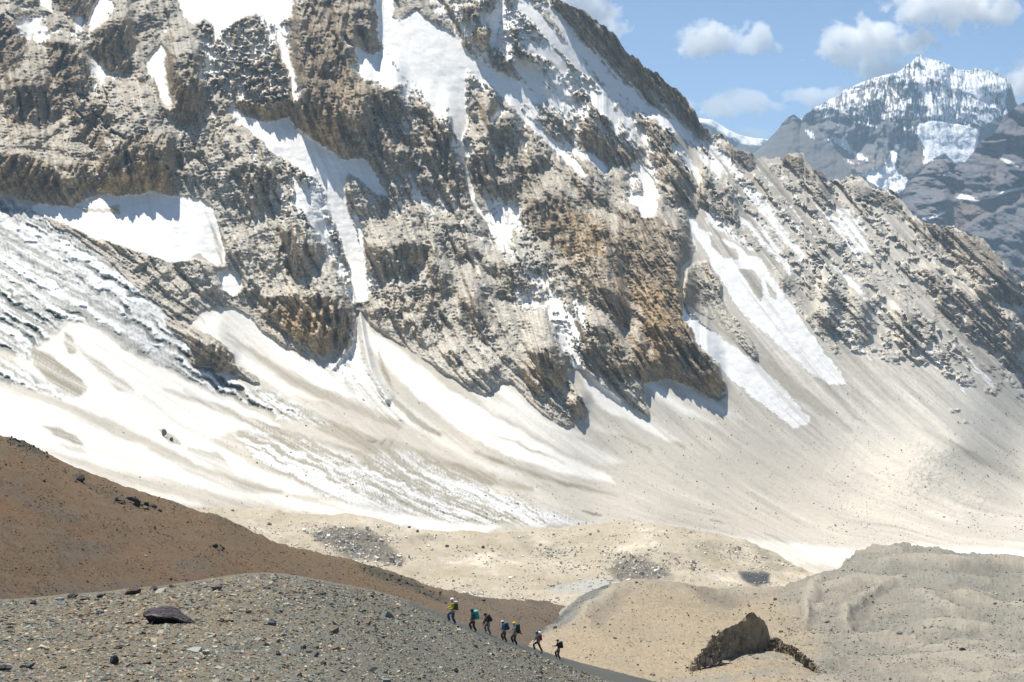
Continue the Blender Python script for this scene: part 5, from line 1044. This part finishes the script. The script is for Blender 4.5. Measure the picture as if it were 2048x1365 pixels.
def dome(name, rx, ry, rz, low=-.25, brim=0.0):
    bm = bmesh.new(); bmesh.ops.create_uvsphere(bm, u_segments=20, v_segments=14, radius=1)
    bmesh.ops.delete(bm, geom=[v for v in bm.verts if v.co.z < low - .12], context='VERTS')
    for v in bm.verts:
        if v.co.z < low + .12 and brim and v.co.x < .2: v.co.x -= brim; v.co.z -= .05
        v.co = Vector((v.co.x * rx, v.co.y * ry, v.co.z * rz))
    bmesh.ops.solidify(bm, geom=bm.faces, thickness=-.006)
    me = bpy.data.meshes.new(name); bm.to_mesh(me); bm.free()
    for p in me.polygons: p.use_smooth = True
    return me
SKIN = (.42, .26, .18)
def person(x, y, H, label, lean, feet, hands, head_tilt, jacket, trousers, boots, head, packlab, pack, pack_hi, pack_size, pole=None, turn=0.0):
    """walkers face -X; feet and hands are (forward, side, height) in metres above the ground point"""
    g = Vector(layer_at(LI, np.array([float(x)]), np.array([float(y)]))[0].tolist())
    R = Matrix.Rotation(turn, 3, 'Z')
    root = bpy.data.objects.new('person', None); COL.objects.link(root); root.location = g; root.rotation_euler = (0, 0, turn)
    root['label'] = label; root['category'] = 'person'; root['group'] = 'walkers climbing the gravel ridge in single file'
    s = H / 1.75; V3 = lambda f, sd_, z: Vector((-f * s, sd_ * s, z * s))
    sl, cl_ = math.sin(lean), math.cos(lean)
    pelvis = Vector((0, 0, (.90 + min(feet[0][2], feet[1][2]) * .5) * s))
    up = Vector((-sl, 0, cl_)); chest = pelvis + up * .34 * s; neck = pelvis + up * .54 * s
    hd = Vector((-math.sin(lean * .5 + head_tilt), 0, math.cos(lean * .5 + head_tilt))); headc = neck + hd * .17 * s
    B = {'pelvis': (pelvis, (.13 * s, .10 * s)), 'waist': (pelvis + up * .16 * s, (.12 * s, .095 * s)), 'chest': (chest, (.15 * s, .11 * s)), 'base': (neck, (.075 * s, .06 * s)), 'neck': (neck + hd * .06 * s, .052 * s), 'head': (headc, (.078 * s, .095 * s)), 'crown': (headc + hd * .085 * s, (.055 * s, .065 * s)),
         'nose': (headc + Vector((-.105 * s, 0, -.01 * s)), .014 * s), 'ear_l': (headc + Vector((0, .083 * s, 0)), .017 * s), 'ear_r': (headc + Vector((0, -.083 * s, 0)), .017 * s)}
    E = [('pelvis', 'waist'), ('waist', 'chest'), ('chest', 'base'), ('base', 'neck'), ('neck', 'head'), ('head', 'crown'), ('head', 'nose'), ('head', 'ear_l'), ('head', 'ear_r')]
    J = {'pelvis': (pelvis - up * .03 * s, (.175 * s, .145 * s)), 'waist': (pelvis + up * .16 * s, (.155 * s, .13 * s)), 'chest': (chest, (.19 * s, .14 * s)), 'base': (neck - up * .02 * s, (.11 * s, .095 * s)), 'collar': (neck + hd * .045 * s, .075 * s)}
    JE = [('pelvis', 'waist'), ('waist', 'chest'), ('chest', 'base'), ('base', 'collar')]
    T = {'pelvis': (pelvis + Vector((0, 0, .05 * s)), (.15 * s, .12 * s)), 'seat': (pelvis - Vector((0, 0, .05 * s)), (.13 * s, .115 * s))}; TE = [('pelvis', 'seat')]
    boots_pos = []
    for j, sg in ((0, 1), (1, -1)):
        f = V3(*feet[j]); f.y = sg * .10 * s; ank = f + Vector((0, 0, .09 * s)); hip = pelvis + Vector((0, sg * .09 * s, -.04 * s))
        leg = ank - hip; L1, L2 = .43 * s, .42 * s; dl = min(leg.length, (L1 + L2) * .998)
        ca = (L1 * L1 + dl * dl - L2 * L2) / (2 * L1 * dl); ca = max(-1, min(1, ca)); an = math.acos(ca)
        d = leg.normalized(); perp = Vector((-1, 0, 0)) - d * d.dot(Vector((-1, 0, 0))); perp.normalize()
        knee = hip + d * L1 * math.cos(an) + perp * L1 * math.sin(an)
        n = 'l' if sg > 0 else 'r'
        B['hip' + n] = (hip, .085 * s); B['knee' + n] = (knee, .052 * s); B['calf' + n] = (knee.lerp(ank, .35), .054 * s); B['ankle' + n] = (ank, .038 * s); B['toe' + n] = (ank + Vector((-.15 * s, 0, -.06 * s)), .03 * s)
        E += [('pelvis', 'hip' + n), ('hip' + n, 'knee' + n), ('knee' + n, 'calf' + n), ('calf' + n, 'ankle' + n), ('ankle' + n, 'toe' + n)]
        T['hip' + n] = (hip - Vector((0, 0, .03 * s)), .125 * s); T['knee' + n] = (knee, .098 * s); T['ankle' + n] = (ank + Vector((0, 0, .02)), .085 * s); TE += [('seat', 'hip' + n), ('hip' + n, 'knee' + n), ('knee' + n, 'ankle' + n)]
        boots_pos.append(ank)
        sh = neck - up * .06 * s + Vector((0, sg * .18 * s, 0)); hnd = V3(*hands[j]); hnd.y = sg * .24 * s + hands[j][1] * s
        arm = hnd - sh; L1, L2 = .29 * s, .27 * s; dl = min(arm.length, (L1 + L2) * .995); d = arm.normalized(); hnd = sh + d * dl
        an = math.acos(max(-1, min(1, (L1 * L1 + dl * dl - L2 * L2) / (2 * L1 * dl)))); perp = Vector((1, 0, -.3)); perp -= d * d.dot(perp); perp.normalize()
        elb = sh + d * L1 * math.cos(an) + perp * L1 * math.sin(an)
        B['sh' + n] = (sh, .055 * s); B['el' + n] = (elb, .04 * s); B['wr' + n] = (hnd, .028 * s); fd = (hnd - elb).normalized()
        palm = hnd + fd * .06 * s; B['palm' + n] = (palm, (.036 * s, .018 * s)); E += [('chest', 'sh' + n), ('sh' + n, 'el' + n), ('el' + n, 'wr' + n), ('wr' + n, 'palm' + n)]
        for q_ in range(4):
            side = Vector((0, 1, 0)) * (q_ - 1.5) * .019 * s; ln = (.062, .075, .07, .055)[q_] * s
            m1 = palm + fd * ln * .55 + side; m2 = m1 + (fd + Vector((-.2, 0, -.9))).normalized() * ln * .5
            B['f%d' % q_ + n] = (m1, .009 * s); B['g%d' % q_ + n] = (m2, .008 * s); E += [('palm' + n, 'f%d' % q_ + n), ('f%d' % q_ + n, 'g%d' % q_ + n)]
        th = hnd.lerp(palm, .5) + Vector((-.035, -sg * .03, .0)) * s; B['th' + n] = (th, .01 * s); B['ti' + n] = (th + (fd * .8 + Vector((-.3, 0, 0))).normalized() * .04 * s, .009 * s); E += [('wr' + n, 'th' + n), ('th' + n, 'ti' + n)]
        J['sh' + n] = (sh, .10 * s); J['el' + n] = (elb, .078 * s); J['wr' + n] = (hnd - fd * .01, .048 * s); JE += [('chest', 'sh' + n), ('sh' + n, 'el' + n), ('el' + n, 'wr' + n)]
        if j == (pole if pole is not None else -1) or pole == 2:
            pl = bpy.data.objects.new('trekking_pole', None); COL.objects.link(pl); pl.location = g; pl.rotation_euler = (0, 0, turn)
            pl['label'] = ('trekking pole held by the ' if pole != 2 else ('near-side pole of the ' if sg < 0 else 'far-side pole of the ')) + packlab[1]; pl['category'] = 'trekking pole'; pl['group'] = 'trekking poles of the walkers'
            gp = palm + Vector((-.02, 0, .06 * s)); gx_ = g + R @ (gp + Vector((-.10, 0, 0)))
            tip = Vector((gp.x - .10 * s, gp.y, min(f.z, 0) - .0 + .02 + (.10 if gp.x < 0 else 0)))
            link('shaft', tube('shaft', [tip, gp.lerp(tip, .12)], [.007, .010], 6), pl, mat=cm('pole_metal', (.35, .34, .32), .4))
            link('grip', tube('grip', [gp.lerp(tip, .12), gp], [.016, .019], 8), pl, mat=cm('black_rubber', (.03, .03, .03)))
            link('basket', tube('basket', [tip.lerp(gp, .05), tip.lerp(gp, .055)], .04, 10), pl, mat=cm('black_rubber', (.03, .03, .03)))
    link('body', skin_mesh('body', B, E, 'pelvis', 1), root, mat=cm('skin', SKIN, .6, .05))
    link('trousers', skin_mesh('trousers', T, TE, 'pelvis', 1), root, mat=cm('trousers_%s' % (trousers,), trousers))
    link('jacket', skin_mesh('jacket', J, JE, 'chest', 1), root, mat=cm('jacket_%s' % (jacket,), jacket))
    for a in boots_pos:
        bv = {'a': (a + Vector((0, 0, .05)), .06 * s), 'h': (a + Vector((.015, 0, -.045 * s)), .055 * s), 'm': (a + Vector((-.08 * s, 0, -.05 * s)), .05 * s), 't': (a + Vector((-.18 * s, 0, -.055 * s)), .042 * s)}
        link('boot', skin_mesh('boot', bv, [('a', 'h'), ('h', 'm'), ('m', 't')], 'h', 1), root, mat=cm('boot_leather', boots))
    for sg in (1, -1):
        e = bpy.data.meshes.new('eye'); bm = bmesh.new(); bmesh.ops.create_icosphere(bm, subdivisions=1, radius=.012); bm.to_mesh(e); bm.free()
        link('eye', e, root, mat=cm('eye_dark', (.03, .025, .02), .3)).location = headc + Vector((-.082 * s, sg * .03 * s, .018 * s))
    kind, hc = head
    if kind == 'helmet':
        h = link('helmet', dome('helmet', .135 * s, .118 * s, .125 * s, -.1, .12), root, mat=cm('helmet_%s' % (hc,), hc, .35, .05)); h.location = headc + hd * .035 * s; h.rotation_euler = (0, -(lean * .5 + head_tilt), 0)
        link('chin_strap', tube('chin_strap', [headc + Vector((0, .085 * s, 0)), headc + Vector((-.05 * s, .05 * s, -.10 * s)), headc + Vector((-.06 * s, 0, -.115 * s)), headc + Vector((-.05 * s, -.05 * s, -.10 * s)), headc + Vector((0, -.085 * s, 0))], .006, 5), root, mat=cm('black_rubber', (.03, .03, .03)))
    elif kind == 'cap':
        h = link('cap', dome('cap', .115 * s, .10 * s, .12 * s, .0, .45), root, mat=cm('cap_%s' % (hc,), hc)); h.location = headc + hd * .03 * s
        link('hair', dome('hair', .108 * s, .094 * s, .115 * s, -.5), root, mat=cm('hair_dark', (.035, .025, .02))).location = headc + hd * .01 * s + Vector((.012, 0, 0))
    elif kind == 'hood':
        h = link('hood', dome('hood', .13 * s, .12 * s, .15 * s, -.75), root, mat=cm('hood_%s' % (hc,), hc)); h.location = headc + hd * .02 * s + Vector((.03 * s, 0, 0))
    elif kind == 'hair':
        h = link('hair', dome('hair', .115 * s, .10 * s, .125 * s, -.35), root, mat=cm('hair_dark', (.035, .025, .02))); h.location = headc + hd * .02 * s + Vector((.018, 0, 0))
    # backpack: rides on the back, a thing of its own
    bp = bpy.data.objects.new('backpack', None); COL.objects.link(bp)
    pw, pd_, ph = [q_ * .88 for q_ in pack_size]
    off = chest + Vector((cl_ * (.13 + pd_ / 2) * s, 0, sl * (.13 + pd_ / 2) * s)) - up * (.05 * s)
    bp.location = g + R @ off; bp.rotation_euler = (0, -lean, turn)
    bp['label'] = packlab[0]; bp['category'] = 'backpack'; bp['group'] = 'backpacks of the walkers'
    pm = cm('pack_%s' % (pack,), pack)
    b_ = link('pack_body', rbox('pack_body', (pd_ * s * 1.15, pw * s * 1.15, ph * s * 1.1), .85), bp, mat=pm)
    l_ = link('lid', rbox('lid', (pd_ * s * 1.2, pw * s * 1.1, .17 * s), .8), bp, mat=cm('pack_%s' % (pack_hi,), pack_hi)); l_.location = (.01, 0, ph * s * .5)
    for sg in (1, -1):
        pk = link('side_pocket', rbox('side_pocket', (pd_ * s * .6, .08 * s, ph * s * .4), .9, sub=1), bp, mat=pm); pk.location = (.01, sg * pw * s * .53, -ph * s * .22)
        link('shoulder_strap', tube('shoulder_strap', [(-.05 * s, sg * .08 * s, ph * .40 * s), (-.16 * s, sg * .11 * s, ph * .42 * s), (-.30 * s, sg * .12 * s, ph * .22 * s), (-.31 * s, sg * .13 * s, -.02 * s), (-.20 * s, sg * .17 * s, -ph * .33 * s), (-.06 * s, sg * .14 * s, -ph * .36 * s)], .02 * s, 6), bp, mat=cm('strap_black', (.03, .03, .035)))
    return root, bp
BLK = (.03, .03, .034)
p1 = person(906, 1246.5, 1.86, 'person in a yellow jacket, blue trousers and white helmet leading the line', .06, [(.22, 0, .10), (-.16, 0, -.06)], [(.36, 0, 1.0), (.30, -.03, 1.02)], .12, (.42, .40, .02), (.045, .085, .15), (.05, .045, .04), ('helmet', (.80, .82, .82)),
       ('dark olive backpack with a pale grey top on the yellow jacket', 'leader in the yellow jacket'), (.075, .075, .055), (.42, .42, .38), (.32, .24, .55), pole=1, turn=.15)
p2 = person(947.5, 1262.5, 1.70, 'second person with a dark green hat, dark jacket and black trousers', .22, [(.16, 0, .06), (-.18, 0, -.05)], [(.25, 0, .82), (.28, 0, .85)], .10, (.07, .09, .09), BLK, BLK, ('hood', (.02, .09, .07)),
       ('large bright turquoise backpack on the second walker', 'walker with the turquoise pack'), (.03, .30, .28), (.10, .42, .40), (.42, .34, .62), pole=0, turn=.1)
p3 = person(977.5, 1268, 1.70, 'third person bending forward in a brown jacket and khaki trousers', .50, [(.20, 0, .08), (-.15, 0, -.05)], [(.55, 0, .62), (.45, 0, .70)], -.10, (.085, .065, .05), (.20, .185, .14), BLK, ('hair', BLK),
       ('black rounded backpack on the bent walker in khaki trousers', 'bent walker in khaki trousers'), (.04, .045, .05), (.05, .055, .06), (.34, .28, .52), pole=2, turn=.05)
p4 = person(1010, 1283, 1.66, 'fourth person in a blue jacket with a pinkish white cap', .30, [(.12, 0, .05), (-.14, 0, -.05)], [(.42, 0, .95), (.35, 0, .90)], .05, (.05, .14, .24), (.10, .05, .04), BLK, ('cap', (.72, .62, .60)),
       ('navy and black backpack on the walker with the white cap', 'walker in the white cap'), (.03, .07, .12), (.03, .14, .20), (.36, .30, .56), pole=0, turn=.1)
p5 = person(1030.5, 1289, 1.78, 'fifth person wearing a yellow helmet and a grey shirt', .12, [(.14, 0, .05), (-.12, 0, -.05)], [(.40, 0, .95), (.38, 0, 1.0)], .10, (.26, .26, .24), (.05, .05, .045), BLK, ('helmet', (.75, .44, .02)),
       ('tall black green backpack with a red strap end behind the yellow helmet', 'walker in the yellow helmet'), (.025, .05, .05), (.03, .08, .08), (.36, .30, .68), pole=2, turn=.12)
p6 = person(1076, 1302.5, 1.70, 'sixth person in a teal hood and grey jacket striding uphill', .12, [(.26, 0, .10), (-.36, 0, -.10)], [(.30, 0, .80), (-.10, 0, .75)], .20, (.16, .18, .17), BLK, BLK, ('hood', (.02, .17, .16)),
       ('bright red backpack with a white bundle strapped on top', 'walker in the teal hood'), (.60, .02, .025), (.45, .02, .02), (.30, .24, .50), pole=0, turn=.15)
p7 = person(1118, 1318, 1.66, 'last person dressed all in black with an olive cap', .18, [(.18, 0, .06), (-.08, 0, -.04)], [(.46, 0, 1.08), (.20, 0, .85)], .05, BLK, (.045, .05, .055), BLK, ('cap', (.07, .09, .06)),
       ('black backpack on the last walker in line', 'last walker in black'), (.035, .04, .04), (.03, .045, .04), (.34, .28, .52), pole=0, turn=.1)
# red tail of the fifth pack, white bundle of the sixth
t5 = link('tail_strap', tube('tail_strap', [(.12, 0, -.36), (.20, .02, -.42), (.28, .03, -.36)], [.05, .06, .04], 8), p5[1], mat=cm('red_fabric', (.35, .02, .03)))
t6 = link('bundle', rbox('bundle', (.20, .40, .26), .9, sub=1), p6[1], mat=cm('white_fabric', (.70, .72, .72))); t6.location = (.0, 0, .36)
bt = link('bottle', tube('bottle', [(0, 0, 0), (0, 0, .16), (0, 0, .2)], [.04, .04, .02], 10), p6[1], mat=cm('dark_bottle', (.08, .06, .05))); bt.location = (.02, 0, .48)

# ================================================================== clouds beyond the peaks
def cloud(label, blobs, D=13500, dens=.009, amp=1.25, nscale=230.0, thick=.4, name='cloud', cat='cloud', kind=None, off=.28, seed=0.0):
    m, t, N, Lk = nodes('cloud_vapour'); o = N('ShaderNodeOutputMaterial'); v = N('ShaderNodeVolumePrincipled')
    v.inputs['Color'].default_value = (1, 1, 1, 1); v.inputs['Anisotropy'].default_value = .1
    geo = N('ShaderNodeNewGeometry'); acc = None; k = D / F; lo = [1e9] * 3; hi = [-1e9] * 3
    nz = N('ShaderNodeTexNoise'); nz.inputs['Scale'].default_value = 1 / nscale; nz.inputs['Detail'].default_value = 8; nz.inputs['Roughness'].default_value = .62
    sh = N('ShaderNodeVectorMath'); sh.operation = 'ADD'; sh.inputs[1].default_value = (seed, seed * 2, 0); Lk(geo.outputs['Position'], sh.inputs[0]); Lk(sh.outputs[0], nz.inputs['Vector'])
    for (bx_, by_, rx, ry) in blobs:
        c = P3(bx_, by_, D); rx *= k * 1.2; ry *= k * 1.15; rd = max(ry, rx * thick)
        for i, r in enumerate((rx, rd, ry)): lo[i] = min(lo[i], c[i] - r * 1.1); hi[i] = max(hi[i], c[i] + r * 1.1)
        s = N('ShaderNodeVectorMath'); s.operation = 'SUBTRACT'; s.inputs[1].default_value = c.tolist(); Lk(geo.outputs['Position'], s.inputs[0])
        q2 = N('ShaderNodeVectorMath'); q2.operation = 'MULTIPLY'; q2.inputs[1].default_value = (1 / rx, 1 / rd, 1 / ry); Lk(s.outputs[0], q2.inputs[0])
        ln = N('ShaderNodeVectorMath'); ln.operation = 'LENGTH'; Lk(q2.outputs[0], ln.inputs[0])
        sb = N('ShaderNodeMath'); sb.operation = 'SUBTRACT'; sb.inputs[0].default_value = 1; Lk(ln.outputs['Value'], sb.inputs[1])
        if acc is None: acc = sb.outputs[0]
        else:
            mx = N('ShaderNodeMath'); mx.operation = 'SMOOTH_MAX'; mx.inputs[2].default_value = .25; Lk(acc, mx.inputs[0]); Lk(sb.outputs[0], mx.inputs[1]); acc = mx.outputs[0]
    ma = N('ShaderNodeMath'); ma.operation = 'MULTIPLY_ADD'; Lk(nz.outputs[0], ma.inputs[0]); ma.inputs[1].default_value = amp * 2; ma.inputs[2].default_value = -amp - off
    a2 = N('ShaderNodeMath'); a2.operation = 'ADD'; Lk(ma.outputs[0], a2.inputs[0]); Lk(acc, a2.inputs[1])
    r = N('ShaderNodeMapRange'); Lk(a2.outputs[0], r.inputs[0]); r.inputs[1].default_value = 0; r.inputs[2].default_value = .2; r.inputs[4].default_value = dens
    Lk(r.outputs[0], v.inputs['Density']); Lk(v.outputs[0], o.inputs['Volume'])
    V = [(a, b, c) for a in (lo[0], hi[0]) for b in (lo[1], hi[1]) for c in (lo[2], hi[2])]
    me = mesh_np(name, V, [[0,1,3,2],[4,6,7,5],[0,4,5,1],[2,3,7,6],[0,2,6,4],[1,5,7,3]], smooth=False)
    return link(name, me, mat=m, label=label, cat=cat if kind is None else None, kind=kind)
cloud('large bright cloud standing behind the summit of the far peak', [(1745,75,110,45),(1700,110,75,35),(1820,85,90,35),(1740,140,60,30)], seed=300)
cloud('long white cloud cut by the top right corner of the sky', [(1840,10,80,30),(1920,15,120,50),(1990,30,70,30)], seed=900)
cloud('small ragged cloud alone in the blue sky', [(1400,84,60,36),(1440,78,70,34),(1500,88,60,26),(1525,72,28,26)], dens=.008, seed=100, off=.22)
cloud('low flat cloud just above the gap left of the far peak', [(1430,218,70,26),(1500,205,60,26),(1540,212,40,18)], dens=.006, seed=500, off=.22)
cloud('thin cloud resting on the left shoulder of the far peak', [(1625,195,55,20),(1670,195,40,20)], dens=.006, seed=700, off=.2)
cloud('white cloud touching the skyline ridge at the top of the picture', [(1150,10,80,50),(1200,40,55,45),(1130,-20,90,50)], seed=1100)
cloud('tiny pale cloud low over the snow saddle', [(1500,268,45,14)], dens=.004, seed=1300, off=.15)
cloud('cloud bank at the right edge behind the far peak', [(2060,160,60,50),(2100,130,70,50)], seed=1500)

# ================================================================== air
def box(name, lo, hi):
    V = [(x, y, z) for x in (lo[0], hi[0]) for y in (lo[1], hi[1]) for z in (lo[2], hi[2])]
    return mesh_np(name, V, [[0,1,3,2],[4,6,7,5],[0,4,5,1],[2,3,7,6],[0,2,6,4],[1,5,7,3]], smooth=False)
m, t, N, Lk = nodes('air'); o_ = N('ShaderNodeOutputMaterial'); pvv = N('ShaderNodeVolumePrincipled')
pvv.inputs['Color'].default_value = (.55, .78, 1, 1); pvv.inputs['Density'].default_value = .000046; pvv.inputs['Anisotropy'].default_value = .3
Lk(pvv.outputs[0], o_.inputs['Volume'])
link('haze', box('haze', (-6000, -300, -1300), (9000, 11000, 1500)), kind='stuff', mat=m, label='thin pale mountain haze filling the valley')
